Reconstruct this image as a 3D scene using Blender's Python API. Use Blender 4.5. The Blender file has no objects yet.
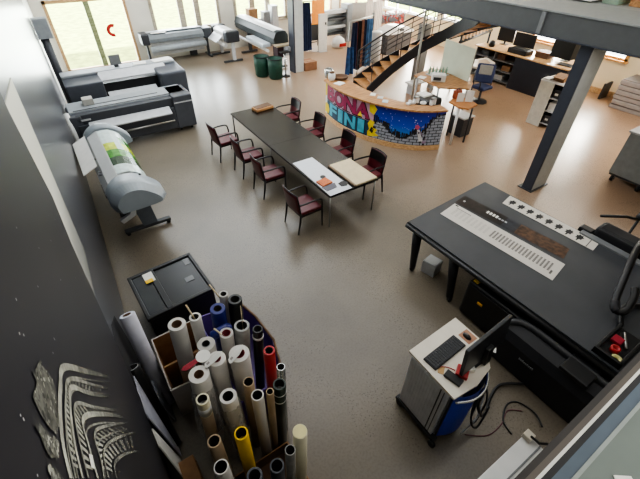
import bpy, bmesh, math, random
from mathutils import Vector, Matrix
random.seed(7)
SC = bpy.context.scene
COL = SC.collection
PI = math.pi
V = Vector

# ---------------------------------------------------------------- materials
def lin(c):
    c = c / 255.0
    return c / 12.92 if c <= .04045 else ((c + .055) / 1.055) ** 2.4
def rgb(r, g, b): return (lin(r), lin(g), lin(b), 1.0)
_mats = {}
def M(name, c, rough=.5, metal=0.0, var=.08, scale=9.0, emit=0.0, alpha=None, coat=0.0):
    if name in _mats: return _mats[name]
    m = bpy.data.materials.new(name); m.use_nodes = True
    nt = m.node_tree; nd = nt.nodes; bs = nd['Principled BSDF']
    col = rgb(*c)
    tc = nd.new('ShaderNodeTexCoord'); nz = nd.new('ShaderNodeTexNoise')
    nz.inputs['Scale'].default_value = scale; nz.inputs['Detail'].default_value = 3
    nt.links.new(tc.outputs['Object'], nz.inputs['Vector'])
    rp = nd.new('ShaderNodeValToRGB')
    rp.color_ramp.elements[0].position = .3; rp.color_ramp.elements[1].position = .7
    rp.color_ramp.elements[0].color = tuple(x * (1 - var) for x in col[:3]) + (1,)
    rp.color_ramp.elements[1].color = tuple(min(1, x * (1 + var)) for x in col[:3]) + (1,)
    nt.links.new(nz.outputs['Fac'], rp.inputs['Fac'])
    nt.links.new(rp.outputs['Color'], bs.inputs['Base Color'])
    bs.inputs['Roughness'].default_value = rough
    bs.inputs['Metallic'].default_value = metal
    if coat: bs.inputs['Coat Weight'].default_value = coat
    if alpha is not None: bs.inputs['Alpha'].default_value = alpha
    if emit:
        nt.links.new(rp.outputs['Color'], bs.inputs['Emission Color'])
        bs.inputs['Emission Strength'].default_value = emit
    _mats[name] = m
    return m

def glass_mat(name, tint=(235, 245, 245), gloss=.1, rough=.02):
    if name in _mats: return _mats[name]
    m = bpy.data.materials.new(name); m.use_nodes = True
    nt = m.node_tree; nt.nodes.clear()
    out = nt.nodes.new('ShaderNodeOutputMaterial'); mix = nt.nodes.new('ShaderNodeMixShader')
    tr = nt.nodes.new('ShaderNodeBsdfTransparent'); gl = nt.nodes.new('ShaderNodeBsdfGlossy')
    tr.inputs['Color'].default_value = rgb(*tint); gl.inputs['Roughness'].default_value = rough
    mix.inputs['Fac'].default_value = gloss
    nt.links.new(tr.outputs[0], mix.inputs[1]); nt.links.new(gl.outputs[0], mix.inputs[2])
    nt.links.new(mix.outputs[0], out.inputs['Surface'])
    _mats[name] = m
    return m

def floor_mat():
    m = bpy.data.materials.new('polished_concrete'); m.use_nodes = True
    nt = m.node_tree; nd = nt.nodes; L = nt.links; bs = nd['Principled BSDF']
    tc = nd.new('ShaderNodeTexCoord')
    n1 = nd.new('ShaderNodeTexNoise'); n1.inputs['Scale'].default_value = .55; n1.inputs['Detail'].default_value = 6
    n2 = nd.new('ShaderNodeTexNoise'); n2.inputs['Scale'].default_value = 38; n2.inputs['Detail'].default_value = 3
    vo = nd.new('ShaderNodeTexVoronoi'); vo.inputs['Scale'].default_value = 34; vo.inputs['Randomness'].default_value = 1
    sx = nd.new('ShaderNodeSeparateXYZ')
    for n in (n1, n2, vo, sx): L.new(tc.outputs['Object'], n.inputs[0])
    rp = nd.new('ShaderNodeValToRGB'); rp.color_ramp.elements[0].color = rgb(98, 90, 78); rp.color_ramp.elements[1].color = rgb(128, 118, 103)
    rp.color_ramp.elements[0].position = .3; rp.color_ramp.elements[1].position = .7
    L.new(n1.outputs['Fac'], rp.inputs['Fac'])
    # warm light on the right of the hall, put into the floor colour
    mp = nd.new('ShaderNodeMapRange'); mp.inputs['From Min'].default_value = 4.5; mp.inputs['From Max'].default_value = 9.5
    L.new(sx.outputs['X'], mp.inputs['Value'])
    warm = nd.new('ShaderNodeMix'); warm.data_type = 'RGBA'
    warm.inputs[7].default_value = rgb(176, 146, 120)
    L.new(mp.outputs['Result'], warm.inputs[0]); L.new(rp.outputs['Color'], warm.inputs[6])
    # fine aggregate speckle
    r2 = nd.new('ShaderNodeValToRGB'); r2.color_ramp.elements[0].position = .36; r2.color_ramp.elements[1].position = .56
    r2.color_ramp.elements[0].color = (.72, .72, .72, 1); r2.color_ramp.elements[1].color = (1, 1, 1, 1)
    L.new(n2.outputs['Fac'], r2.inputs['Fac'])
    mu = nd.new('ShaderNodeMix'); mu.data_type = 'RGBA'; mu.blend_type = 'MULTIPLY'; mu.inputs[0].default_value = .55
    L.new(warm.outputs[2], mu.inputs[6]); L.new(r2.outputs['Color'], mu.inputs[7])
    # dark chips where the surface is worn
    n3 = nd.new('ShaderNodeTexNoise'); n3.inputs['Scale'].default_value = 1.1; L.new(tc.outputs['Object'], n3.inputs[0])
    g1 = nd.new('ShaderNodeMath'); g1.operation = 'LESS_THAN'; g1.inputs[1].default_value = .26; L.new(vo.outputs['Distance'], g1.inputs[0])
    g2 = nd.new('ShaderNodeMath'); g2.operation = 'GREATER_THAN'; g2.inputs[1].default_value = .52; L.new(n3.outputs['Fac'], g2.inputs[0])
    g3 = nd.new('ShaderNodeMath'); g3.operation = 'MULTIPLY'; L.new(g1.outputs[0], g3.inputs[0]); L.new(g2.outputs[0], g3.inputs[1])
    g4 = nd.new('ShaderNodeMath'); g4.operation = 'MULTIPLY'; g4.inputs[1].default_value = .55; L.new(g3.outputs[0], g4.inputs[0])
    ch = nd.new('ShaderNodeMix'); ch.data_type = 'RGBA'; ch.inputs[7].default_value = rgb(62, 57, 52)
    L.new(g4.outputs[0], ch.inputs[0]); L.new(mu.outputs[2], ch.inputs[6])
    L.new(ch.outputs[2], bs.inputs['Base Color'])
    bs.inputs['Roughness'].default_value = .3
    bs.inputs['Specular IOR Level'].default_value = .6
    bp = nd.new('ShaderNodeBump'); bp.inputs['Strength'].default_value = .04; L.new(n2.outputs['Fac'], bp.inputs['Height']); L.new(bp.outputs[0], bs.inputs['Normal'])
    return m

def wood_mat(name, c1, c2, rough=.45, scale=3.0):
    if name in _mats: return _mats[name]
    m = bpy.data.materials.new(name); m.use_nodes = True
    nt = m.node_tree; nd = nt.nodes; L = nt.links; bs = nd['Principled BSDF']
    tc = nd.new('ShaderNodeTexCoord'); mp = nd.new('ShaderNodeMapping'); mp.inputs['Scale'].default_value = (1, 7, 7)
    nz = nd.new('ShaderNodeTexNoise'); nz.inputs['Scale'].default_value = scale; nz.inputs['Detail'].default_value = 5
    rp = nd.new('ShaderNodeValToRGB'); rp.color_ramp.elements[0].color = rgb(*c1); rp.color_ramp.elements[1].color = rgb(*c2)
    rp.color_ramp.elements[0].position = .35; rp.color_ramp.elements[1].position = .65
    L.new(tc.outputs['Object'], mp.inputs[0]); L.new(mp.outputs[0], nz.inputs[0]); L.new(nz.outputs['Fac'], rp.inputs[0]); L.new(rp.outputs[0], bs.inputs['Base Color'])
    bs.inputs['Roughness'].default_value = rough
    _mats[name] = m
    return m

def zramp_mat(name, stops, z0, z1, rough=.6, noise=.0):
    """colour running with the object's own height (painted gradients, fades, glare put into the colour)"""
    if name in _mats: return _mats[name]
    m = bpy.data.materials.new(name); m.use_nodes = True
    nt = m.node_tree; nd = nt.nodes; L = nt.links; bs = nd['Principled BSDF']
    tc = nd.new('ShaderNodeTexCoord'); sx = nd.new('ShaderNodeSeparateXYZ'); L.new(tc.outputs['Object'], sx.inputs[0])
    mp = nd.new('ShaderNodeMapRange'); mp.inputs['From Min'].default_value = z0; mp.inputs['From Max'].default_value = z1
    L.new(sx.outputs['Z'], mp.inputs['Value'])
    rp = nd.new('ShaderNodeValToRGB'); cr = rp.color_ramp
    cr.elements[0].position = stops[0][0]; cr.elements[0].color = rgb(*stops[0][1])
    cr.elements[1].position = stops[-1][0]; cr.elements[1].color = rgb(*stops[-1][1])
    for p, c in stops[1:-1]:
        e = cr.elements.new(p); e.color = rgb(*c)
    L.new(mp.outputs[0], rp.inputs[0]); L.new(rp.outputs[0], bs.inputs['Base Color'])
    bs.inputs['Roughness'].default_value = rough
    _mats[name] = m
    return m

BLACK = M('black_plastic', (22, 22, 24), .42)
SOFTBLACK = M('soft_black', (30, 30, 33), .6)
DARK = M('dark_graphite', (52, 54, 58), .45)
GREY = M('mid_grey', (120, 122, 124), .45)
LGREY = M('light_grey', (186, 188, 190), .42)
PGREY = M('printer_grey', (150, 156, 160), .4)
WHITE = M('white_plastic', (226, 226, 224), .4, var=.03)
PAPER = M('white_paper', (236, 234, 228), .75, var=.03)
STEEL = M('brushed_steel', (170, 170, 168), .3, 1.0)
CHROME = M('pale_metal', (205, 205, 202), .25, .8)
WOOD = wood_mat('oak_wood', (150, 104, 62), (190, 142, 94))
PALEWOOD = wood_mat('pale_wood', (196, 152, 104), (222, 184, 138))
KRAFT = M('kraft_card', (142, 106, 72), .8, var=.15)
DKRAFT = M('dark_kraft_card', (96, 70, 50), .8, var=.15)
CREAM = M('cream_tube', (226, 220, 192), .55, var=.05)
RED = M('red_plastic', (176, 34, 36), .4)
CRIMSON = M('crimson_card', (150, 22, 44), .6)
YELLOW = M('yellow_vinyl', (246, 200, 8), .4, var=.03)
GREEN = M('dark_green_bin', (22, 64, 50), .6, var=.2)
NAVY = M('navy_cloth', (32, 46, 80), .85, var=.25)
DENIM = M('denim_blue', (58, 92, 130), .85, var=.3)
BLUE = M('cart_blue', (22, 58, 176), .4)
ROYAL = M('royal_blue_vinyl', (20, 32, 112), .35, var=.2)
ORANGE = M('orange_sheet', (232, 140, 20), .6)
PURPLE = M('purple_plastic', (100, 76, 148), .45, var=.12)
LEATHER = M('burgundy_leather', (84, 20, 30), .38, var=.15)
CHAIRBLACK = M('chair_black', (20, 18, 20), .35)
CONC = M('column_concrete', (208, 212, 210), .7, var=.05)
NAVYSTEEL = M('navy_steel', (58, 62, 72), .45, var=.06)
BEAMDARK = M('beam_dark_grey', (84, 86, 88), .5, var=.06)
BEAMGREY = M('beam_top_grey', (134, 138, 138), .55, var=.05)
TAN = wood_mat('tan_window_frame', (168, 132, 92), (192, 158, 116))
BROWNCORE = M('brown_core', (92, 66, 48), .8)
DCORE = M('dark_core', (28, 25, 22), .9)
RCORE = M('red_core', (110, 20, 30), .7)

# ---------------------------------------------------------------- mesh helpers
def root_mx(o):
    m = Matrix.Identity(4)
    while o is not None:
        m = o.matrix_basis @ m; o = o.parent
    return m
class MB:
    def __init__(s): s.bm = bmesh.new(); s.mats = []
    def mi(s, m):
        if m not in s.mats: s.mats.append(m)
        return s.mats.index(m)
    def face(s, pts, m, smooth=False):
        vs = [s.bm.verts.new(p) for p in pts]
        f = s.bm.faces.new(vs); f.material_index = s.mi(m); f.smooth = smooth
        return f
    def box(s, x0, x1, y0, y1, z0, z1, m, bev=0.0, mx=None, seg=2):
        r = bmesh.ops.create_cube(s.bm, size=1)
        vs = r['verts']
        for v in vs:
            v.co = V(((x0 + x1) / 2 + v.co.x * (x1 - x0), (y0 + y1) / 2 + v.co.y * (y1 - y0), (z0 + z1) / 2 + v.co.z * (z1 - z0)))
        fs = set(f for v in vs for f in v.link_faces)
        if bev:
            es = list(set(e for v in vs for e in v.link_edges))
            rb = bmesh.ops.bevel(s.bm, geom=es, offset=bev, segments=seg, profile=.5, affect='EDGES')
            vs = list(set(v for f in rb['faces'] for v in f.verts) | set(v for v in vs if v.is_valid))
            fs = set(f for v in vs for f in v.link_faces)
        i = s.mi(m)
        for f in fs: f.material_index = i
        if mx is not None:
            for v in set(v for f in fs for v in f.verts): v.co = mx @ v.co
        return s
    def prism(s, poly, axis, a, b, m, mx=None):
        """extrude polygon along axis ('x': poly is (y,z); 'y': (x,z); 'z': (x,y))"""
        def P(u, w, t):
            p = V((t, u, w)) if axis == 'x' else V((u, t, w)) if axis == 'y' else V((u, w, t))
            return mx @ p if mx is not None else p
        A = [s.bm.verts.new(P(u, w, a)) for u, w in poly]; B = [s.bm.verts.new(P(u, w, b)) for u, w in poly]
        i = s.mi(m); n = len(poly)
        fs = [s.bm.faces.new(A), s.bm.faces.new(B[::-1])]
        for k in range(n): fs.append(s.bm.faces.new((A[k], B[k], B[(k + 1) % n], A[(k + 1) % n])))
        for f in fs: f.material_index = i
        return s
    def tube(s, pts, r, m, n=8, cap=True, close=False, flat=None):
        pts = [V(p) for p in pts]; rs = r if isinstance(r, (list, tuple)) else [r] * len(pts)
        i = s.mi(m); rings = []; N = len(pts); up = None
        for k, p in enumerate(pts):
            if close: d = pts[(k + 1) % N] - pts[k - 1]
            else: d = pts[min(k + 1, N - 1)] - pts[max(k - 1, 0)]
            if d.length < 1e-9: d = V((0, 0, 1))
            d.normalize()
            if up is None: up = V((0, 0, 1)) if abs(d.z) < .95 else V((1, 0, 0))
            a = d.cross(up)
            if a.length < 1e-4: a = d.cross(V((0, 1, 0)))
            a.normalize(); b = d.cross(a).normalized(); up = -b if up.dot(-b) > 0 else b
            ring = []
            for j in range(n):
                t = 2 * PI * (j + .5) / n
                k2 = flat if flat else 1
                ring.append(s.bm.verts.new(p + a * math.cos(t) * rs[k] + b * math.sin(t) * rs[k] * k2))
            rings.append(ring)
        for k in range(N if close else N - 1):
            A, B = rings[k], rings[(k + 1) % N]
            for j in range(n):
                f = s.bm.faces.new((A[j], A[(j + 1) % n], B[(j + 1) % n], B[j])); f.material_index = i; f.smooth = n > 5
        if cap and not close:
            for q in (rings[0][::-1], rings[-1]):
                f = s.bm.faces.new(q); f.material_index = i
        return s
    def cyl(s, p, q, r, m, r2=None, n=20, cap=True): return s.tube([p, q], [r, r if r2 is None else r2], m, n, cap)
    def pipe(s, p, q, ro, ri, m, mi_, n=24, depth=.25):
        """tube with an open bore at q (the top)"""
        p, q = V(p), V(q); d = (q - p).normalized()
        up = V((1, 0, 0)); a = d.cross(up).normalized(); b = d.cross(a).normalized()
        def ring(c, r): return [s.bm.verts.new(c + a * math.cos(2 * PI * j / n) * r + b * math.sin(2 * PI * j / n) * r) for j in range(n)]
        R = [ring(p, ro), ring(q - d * .004, ro), ring(q, ro - .003), ring(q, ri + .001), ring(q - d * depth, ri)]
        mats = [m, m, m, mi_]
        for k in range(4):
            for j in range(n):
                f = s.bm.faces.new((R[k][j], R[k][(j + 1) % n], R[k + 1][(j + 1) % n], R[k + 1][j])); f.material_index = s.mi(mats[k]); f.smooth = k in (0, 3)
        f = s.bm.faces.new(R[4]); f.material_index = s.mi(mi_)
        f = s.bm.faces.new(R[0][::-1]); f.material_index = s.mi(m)
        return s
    def lathe(s, prof, c, m, n=24):
        i = s.mi(m); c = V(c); rings = []
        for r, z in prof: rings.append([s.bm.verts.new(c + V((math.cos(2 * PI * j / n) * r, math.sin(2 * PI * j / n) * r, z))) for j in range(n)])
        for k in range(len(prof) - 1):
            for j in range(n):
                f = s.bm.faces.new((rings[k][j], rings[k][(j + 1) % n], rings[k + 1][(j + 1) % n], rings[k + 1][j])); f.material_index = i; f.smooth = True
        if prof[0][0] > 1e-4: s.bm.faces.new(rings[0][::-1]).material_index = i
        if prof[-1][0] > 1e-4: s.bm.faces.new(rings[-1]).material_index = i
        return s
    def build(s, name, parent=None, recalc=True):
        if recalc: bmesh.ops.recalc_face_normals(s.bm, faces=s.bm.faces[:])
        if parent is not None: s.bm.transform(root_mx(parent).inverted())
        me = bpy.data.meshes.new(name); s.bm.to_mesh(me); s.bm.free()
        for m in s.mats: me.materials.append(m)
        o = bpy.data.objects.new(name, me); COL.objects.link(o); o.parent = parent
        return o
def bx(name, parent, x0, x1, y0, y1, z0, z1, m, bev=.006, mx=None): return MB().box(x0, x1, y0, y1, z0, z1, m, bev, mx).build(name, parent)
def tag(o, label, cat, group=None, kind=None):
    o['label'] = label
    if cat: o['category'] = cat
    if group: o['group'] = group
    if kind: o['kind'] = kind
    return o
def thing(name, label, cat, loc, rz=0, group=None):
    o = bpy.data.objects.new(name, None); COL.objects.link(o); o.empty_display_size = .1
    o.location = loc; o.rotation_euler = (0, 0, rz)
    return tag(o, label, cat, group)
def struct(o, label=None):
    o['kind'] = 'structure'
    if label: o['label'] = label
    return o
def copy_tree(o, parent=None):
    c = o.copy(); COL.objects.link(c); c.parent = parent
    for ch in list(o.children): copy_tree(ch, c)
    return c
def RZ(cx, cy, a): return Matrix.Translation((cx, cy, 0)) @ Matrix.Rotation(a, 4, 'Z') @ Matrix.Translation((-cx, -cy, 0))
def smooth(pts, k=6, closed=False):
    pts = [V(p) for p in pts]; out = []; n = len(pts)
    for i in range(n - 1):
        p0, p1, p2, p3 = pts[max(i - 1, 0)], pts[i], pts[i + 1], pts[min(i + 2, n - 1)]
        for j in range(k):
            t = j / k
            out.append(.5 * ((2 * p1) + (p2 - p0) * t + (2 * p0 - 5 * p1 + 4 * p2 - p3) * t * t + (3 * p1 - p0 - 3 * p2 + p3) * t ** 3))
    out.append(pts[-1]); return out

# ---------------------------------------------------------------- camera
CAMH = 4.6
cam = bpy.data.cameras.new('camera'); co = bpy.data.objects.new('camera', cam); COL.objects.link(co); SC.camera = co
cam.sensor_width = 36; cam.lens = 378.3 / 640 * 36; cam.clip_start = .05; cam.clip_end = 300
pt, ro, yw = [math.radians(a) for a in (40.5826, .7955, 34.061)]
fw = V((math.sin(yw) * math.cos(pt), math.cos(yw) * math.cos(pt), -math.sin(pt)))
rt = fw.cross(V((0, 0, 1))).normalized(); up = rt.cross(fw)
r2 = rt * math.cos(ro) + up * math.sin(ro); u2 = -rt * math.sin(ro) + up * math.cos(ro)
mx = Matrix((r2, u2, -fw)).transposed().to_4x4(); mx.translation = (0, 0, CAMH)
co.matrix_world = mx

# ---------------------------------------------------------------- setting
BY = 17.65; RX = 15.5
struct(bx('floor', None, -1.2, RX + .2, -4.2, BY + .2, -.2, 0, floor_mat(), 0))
WALLW = M('wall_cream', (214, 210, 198), .7, var=.04, scale=2)
WALLR = M('wall_warm_cream', (244, 226, 190), .7, var=.04, scale=2)
def holed_wall(name, axis, at0, at1, a0, a1, z0, z1, holes, m):
    """wall slab with rectangular openings; axis 'y' = wall in a plane of constant y running along x"""
    b = MB(); xs = sorted(set([a0, a1] + [h[0] for h in holes] + [h[1] for h in holes])); zs = sorted(set([z0, z1] + [h[2] for h in holes] + [h[3] for h in holes]))
    for i in range(len(xs) - 1):
        for j in range(len(zs) - 1):
            cx, cz = (xs[i] + xs[i + 1]) / 2, (zs[j] + zs[j + 1]) / 2
            if any(h[0] < cx < h[1] and h[2] < cz < h[3] for h in holes): continue
            if axis == 'y': b.box(xs[i], xs[i + 1], at0, at1, zs[j], zs[j + 1], m)
            else: b.box(at0, at1, xs[i], xs[i + 1], zs[j], zs[j + 1], m)
    bmesh.ops.remove_doubles(b.bm, verts=b.bm.verts[:], dist=1e-5)
    return struct(b.build(name))
back_holes = [(.40, 3.05, 0, 2.3), (3.85, 6.65, .96, 2.3), (7.3, 9.9, .96, 2.3), (10.3, 12.4, .96, 2.3), (12.9, 15.0, .96, 2.3)]
holed_wall('wall_back', 'y', BY, BY + .2, -.6, RX + .2, 0, 6.4, back_holes, WALLW)
right_holes = [(7.45, 8.75, 1.12, 2.2), (5.35, 6.2, 1.12, 2.2), (11.0, 13.2, 1.12, 2.2), (13.5, 17.2, 1.02, 2.2)]
holed_wall('wall_right', 'x', RX, RX + .2, -4.2, BY, 0, 6.4, right_holes, WALLR)
# left wall runs very slightly askew
WA = math.atan(.035)
def wl(y): return -.50 + .035 * (y - 2.65)
lw = MB(); lw.box(-.2, 0, -6.9, 15.05, 0, 6.4, M('wall_left_white', (206, 206, 200), .45, var=.04, scale=2), mx=Matrix.Translation((-.5, 2.65, 0)) @ Matrix.Rotation(-WA, 4, 'Z'))
struct(lw.build('wall_left'))
struct(bx('wall_front', None, -1, RX + .2, -4.4, -4.2, 0, 6.4, WALLW, 0))
struct(bx('ceiling', None, -1, RX + .2, -4.4, BY + .2, 6.4, 6.6, M('ceiling_white', (225, 225, 222), .8), 0))
struct(bx('lawn', None, -12, 40, BY + .2, 60, -.5, -.25, M('sunlit_grass', (204, 218, 130), .9, var=.3, scale=3), 0), 'sunlit lawn outside the back windows')
struct(bx('baseboard_right', None, RX - .09, RX, 3.5, 7.2, 0, .16, PALEWOOD, .004))

PANE = glass_mat('window_pane', (250, 252, 250), .06)
def window(n, axis, at_, a0, a1, z0, z1, bars, fw_=.07, m=TAN, name='window', sill=True):
    root = thing(f'{name}_{n}', None, None, ((a0 + a1) / 2, at_, z0) if axis == 'y' else (at_, (a0 + a1) / 2, z0))
    del root['label']; root['kind'] = 'structure'
    def B(b, u0, u1, w0, w1, d0=-.05, d1=.06):
        if axis == 'y': b.box(u0, u1, at_ + d0, at_ + d1, w0, w1, m, .004)
        else: b.box(at_ + d0, at_ + d1, u0, u1, w0, w1, m, .004)
    f = MB(); B(f, a0, a0 + fw_, z0, z1); B(f, a1 - fw_, a1, z0, z1); B(f, a0, a1, z1 - fw_, z1); B(f, a0, a1, z0, z0 + fw_ * .8); f.build('window_frame', root)
    for t, w in bars:
        c = a0 + (a1 - a0) * t; b = MB(); B(b, c - w / 2, c + w / 2, z0, z1, -.04, .05); b.build('mullion', root)
    p = MB()
    if axis == 'y': p.face([(a0, at_ + .03, z0), (a1, at_ + .03, z0), (a1, at_ + .03, z1), (a0, at_ + .03, z1)], PANE)
    else: p.face([(at_ + .03, a0, z0), (at_ + .03, a1, z0), (at_ + .03, a1, z1), (at_ + .03, a0, z1)], PANE)
    p.build('pane', root)
    if sill:
        b = MB(); B(b, a0 - .05, a1 + .05, z0 - .05, z0, -.14, .05); b.build('window_sill', root)
    return root
GREENW = wood_mat('mullion_green_grey', (112, 122, 84), (140, 146, 112))  # green light from the lawn put into the mullion colour
GREENG = wood_mat('frame_grey_tan', (140, 130, 114), (170, 160, 142))
d1 = window(1, 'y', BY, .40, 3.05, 0, 2.3, [], .1, name='door', sill=False)
bx('mullion', d1, 1.64, 1.82, BY - .04, BY + .05, 0, 2.3, GREENW, .004)
# sticker on the glass door
b = MB()
for k in range(14):
    t0 = math.radians(60 + k * 16); t1 = math.radians(60 + (k + 1) * 16)
    c = (2.35, 1.22)
    b.face([(c[0] + math.cos(t) * r, BY - .005, c[1] + math.sin(t) * r) for t, r in ((t0, .10), (t0, .22), (t1, .22), (t1, .10))], RED)
b.build('sticker', d1)
window(1, 'y', BY, 3.85, 6.65, .96, 2.3, [(.43, .24), (.66, .22)], .12, GREENG)
window(2, 'y', BY, 7.3, 9.9, .96, 2.3, [(.33, .24), (.62, .22)], .12, GREENG)
window(3, 'y', BY, 10.3, 12.4, .96, 2.3, [(.5, .12)], .09)
window(4, 'y', BY, 12.9, 15.0, .96, 2.3, [(.5, .12)], .09)
window(5, 'x', RX, 7.45, 8.75, 1.12, 2.2, [], .09, M('warm_pine', (214, 158, 92), .5, var=.12))
window(6, 'x', RX, 5.35, 6.2, 1.12, 2.2, [], .09, M('warm_pine', (214, 158, 92), .5))
window(7, 'x', RX, 11.0, 13.2, 1.12, 2.2, [(.5, .08)], .07, WHITE)
window(8, 'x', RX, 13.5, 17.2, 1.02, 2.2, [(.25, .08), (.5, .08), (.75, .08)], .06, WHITE)

# gallery slabs, edge beam and columns
SLAB = M('gallery_floor', (106, 116, 110), .4, var=.1, scale=3)
struct(bx('trim_1', None, -1, RX, -4.2, -.103, 3.0, 3.36, SLAB, 0), 'gallery floor slab under the camera')
b = MB(); b.box(-.95, RX, -.018, -.0, 3.0, 3.36, M('edge_brown', (36, 30, 27), .5)); b.box(-.95, RX, -.034, -.018, 3.0, 3.36, M('edge_taupe', (84, 76, 69), .5)); b.box(-.95, RX, -.043, -.034, 3.0, 3.36, M('edge_white', (214, 212, 206), .4)); b.box(-.95, RX, -.060, -.043, 3.0, 3.36, SOFTBLACK)
struct(b.build('trim_2'), 'brown, white and black edge strip of the near gallery floor')
b = MB(); b.box(-.95, RX, -.092, -.060, 3.0, 3.36, M('edge_blue_grey', (74, 88, 102), .4)); b.box(-.95, RX, -.103, -.092, 3.0, 3.362, M('edge_pale', (146, 154, 150), .5))
struct(b.build('trim_3'), 'blue grey glazing strip beside the near gallery floor')
note = MB(); note.prism([(.905, -.20), (.945, -.155), (.985, -.185), (.955, -.235)], 'z', 3.361, 3.364, PAPER)
tag(note.build('paper_note'), 'small white paper lying on the grey gallery floor in the bottom right corner', 'paper')
struct(bx('trim_4', None, 8.02, RX, -.115, 6.0, 2.95, 3.34, M('gallery_floor_side', (150, 152, 150), .5), 0), 'side gallery slab behind the beam')
beam = thing('steel_beam', 'long dark grey steel beam with pale top flange crossing the upper right', 'beam', (7.9, 6, 2.95))
bx('beam_web', beam, 7.72, 7.86, -.10, BY, 2.97, 3.34, BEAMDARK, .004)
bx('top_flange', beam, 7.70, 9.0, -.10, BY, 3.34, 3.37, BEAMGREY, .004)['label'] = 'pale grey top flange'
bx('bottom_flange', beam, 7.69, 8.1, -.10, BY, 2.95, 2.97, NAVYSTEEL, .004)
bx('joint_plate', beam, 7.69, 7.73, 4.24, 4.32, 2.98, 3.33, GREY, .003)
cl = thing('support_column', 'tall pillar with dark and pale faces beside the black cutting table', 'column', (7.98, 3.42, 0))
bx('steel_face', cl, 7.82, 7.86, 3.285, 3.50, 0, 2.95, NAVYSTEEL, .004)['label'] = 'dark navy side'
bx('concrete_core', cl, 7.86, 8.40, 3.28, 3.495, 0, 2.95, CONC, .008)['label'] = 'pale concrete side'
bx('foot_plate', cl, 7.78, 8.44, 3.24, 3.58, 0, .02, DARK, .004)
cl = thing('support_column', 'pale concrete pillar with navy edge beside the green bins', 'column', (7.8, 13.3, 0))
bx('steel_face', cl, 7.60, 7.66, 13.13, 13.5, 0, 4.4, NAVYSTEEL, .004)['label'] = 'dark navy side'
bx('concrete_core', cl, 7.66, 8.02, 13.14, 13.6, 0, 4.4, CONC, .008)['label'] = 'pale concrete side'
# objects on the side gallery, a sliver of which shows above the beam
b = thing('wooden_box', 'brown wooden box on the side gallery at the top right corner', 'box', (9.9, 3.5, 3.34))
bx('box_body', b, 9.6, 10.2, 3.0, 3.75, 3.34, 3.6, WOOD); bx('box_lid', b, 9.58, 10.22, 2.98, 3.77, 3.6, 3.63, WOOD)
b = thing('storage_case', 'green grey case on the side gallery above the beam', 'case', (9.7, 4.05, 3.34))
bx('case_body', b, 9.5, 10.0, 3.9, 4.2, 3.34, 3.5, M('sage_green', (130, 150, 132), .5)); bx('case_lid', b, 9.49, 10.01, 3.89, 4.21, 3.5, 3.53, M('sage_green', (130, 150, 132), .5))
b = thing('paper_stack', 'white paper stack on the side gallery above the beam', 'paper', (9.6, 4.7, 3.34))
bx('sheets', b, 9.25, 9.9, 4.3, 5.0, 3.37, 3.45, PAPER); bx('cover_sheet', b, 9.24, 9.91, 4.29, 5.01, 3.45, 3.453, PAPER, 0)

# ---------------------------------------------------------------- left wall prints
def wx(z): return -.50 + .062 * z
INK = M('mural_ink', (33, 33, 40), .42, var=.12, scale=1.5)
PALE = M('mural_pale', (104, 104, 98), .6, var=.3, scale=20)
MIDP = M('mural_mid', (72, 72, 70), .6, var=.3, scale=20)
STAR = M('mural_star', (200, 200, 200), .6)
def wp(y, z, d=0.0): return V((wx(z) + d, y, z))
mu = MB()
edge = [(-1.2, .15), (2.42, .15), (2.50, 1.6), (2.50, 2.3), (2.5, 2.9), (2.62, 3.21), (2.36, 3.85), (2.36, 4.9), (-1.2, 4.9)]
A = [mu.bm.verts.new(wp(y, z)) for y, z in edge]; Bv = [mu.bm.verts.new(wp(y, z, -.012)) for y, z in edge]
i0 = mu.mi(INK); mu.bm.faces.new(A).material_index = i0; mu.bm.faces.new(Bv[::-1]).material_index = i0
for k in range(len(edge)): mu.bm.faces.new((A[k], Bv[k], Bv[(k + 1) % len(edge)], A[(k + 1) % len(edge)])).material_index = i0
LINES = [[(1.406, 2.833), (1.085, 3.313), (0.872, 3.626), (0.759, 3.694), (0.663, 3.729), (0.568, 3.742), (0.501, 3.721)], [(1.26, 2.934), (1.032, 3.305), (0.851, 3.592), (0.738, 3.666), (0.62, 3.701), (0.515, 3.687)], [(1.18, 2.989), (0.95, 3.366), (0.827, 3.586), (0.739, 3.635), (0.62, 3.653), (0.537, 3.633)], [(1.181, 2.865), (0.91, 3.338), (0.774, 3.578), (0.668, 3.611), (0.558, 3.583)], [(1.236, 2.711), (0.966, 3.196), (0.763, 3.519), (0.678, 3.522), (0.596, 3.489)], [(1.23, 2.657), (0.92, 3.188), (0.765, 3.419), (0.684, 3.408), (0.627, 3.415)], [(1.332, 2.366), (0.939, 3.05), (0.748, 3.336), (0.652, 3.353)], [(1.168, 2.461), (0.937, 2.913), (0.767, 3.202), (0.701, 3.233)]]
FADE = [M('mural_pale_%d' % k, (52 + 30 * k, 52 + 30 * k, 50 + 28 * k), .6, var=.35, scale=25) for k in range(5)]
def stripe(line, w, lv=4, d=.002):
    pts = smooth([V((y, z, 0)) for y, z in line], 5)
    for k in range(len(pts) - 1):
        t = (pts[min(k + 2, len(pts) - 1)] - pts[max(k - 1, 0)]); nrm = V((-t.y, t.x, 0)).normalized() * w / 2
        f = k / (len(pts) - 1); lvl = min(lv, int(.5 + 5.5 * min(1, f * 2.0)))
        q = [pts[k] + nrm, pts[k + 1] + nrm, pts[k + 1] - nrm, pts[k] - nrm]
        mu.face([wp(p.x, p.y, d) for p in q], FADE[lvl])
for k, l in enumerate(LINES):
    stripe(l, [.022, .012, .016, .012, .018, .012, .012, .012][k], [4, 3, 4, 3, 4, 3, 3, 2][k], .002 + k * .0004)
    if k in (0, 1, 4, 5):       # secondary moulding lines beside the cornices
        stripe([(y - .02, z - .028) for y, z in l], .006, 3, .0018)
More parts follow.
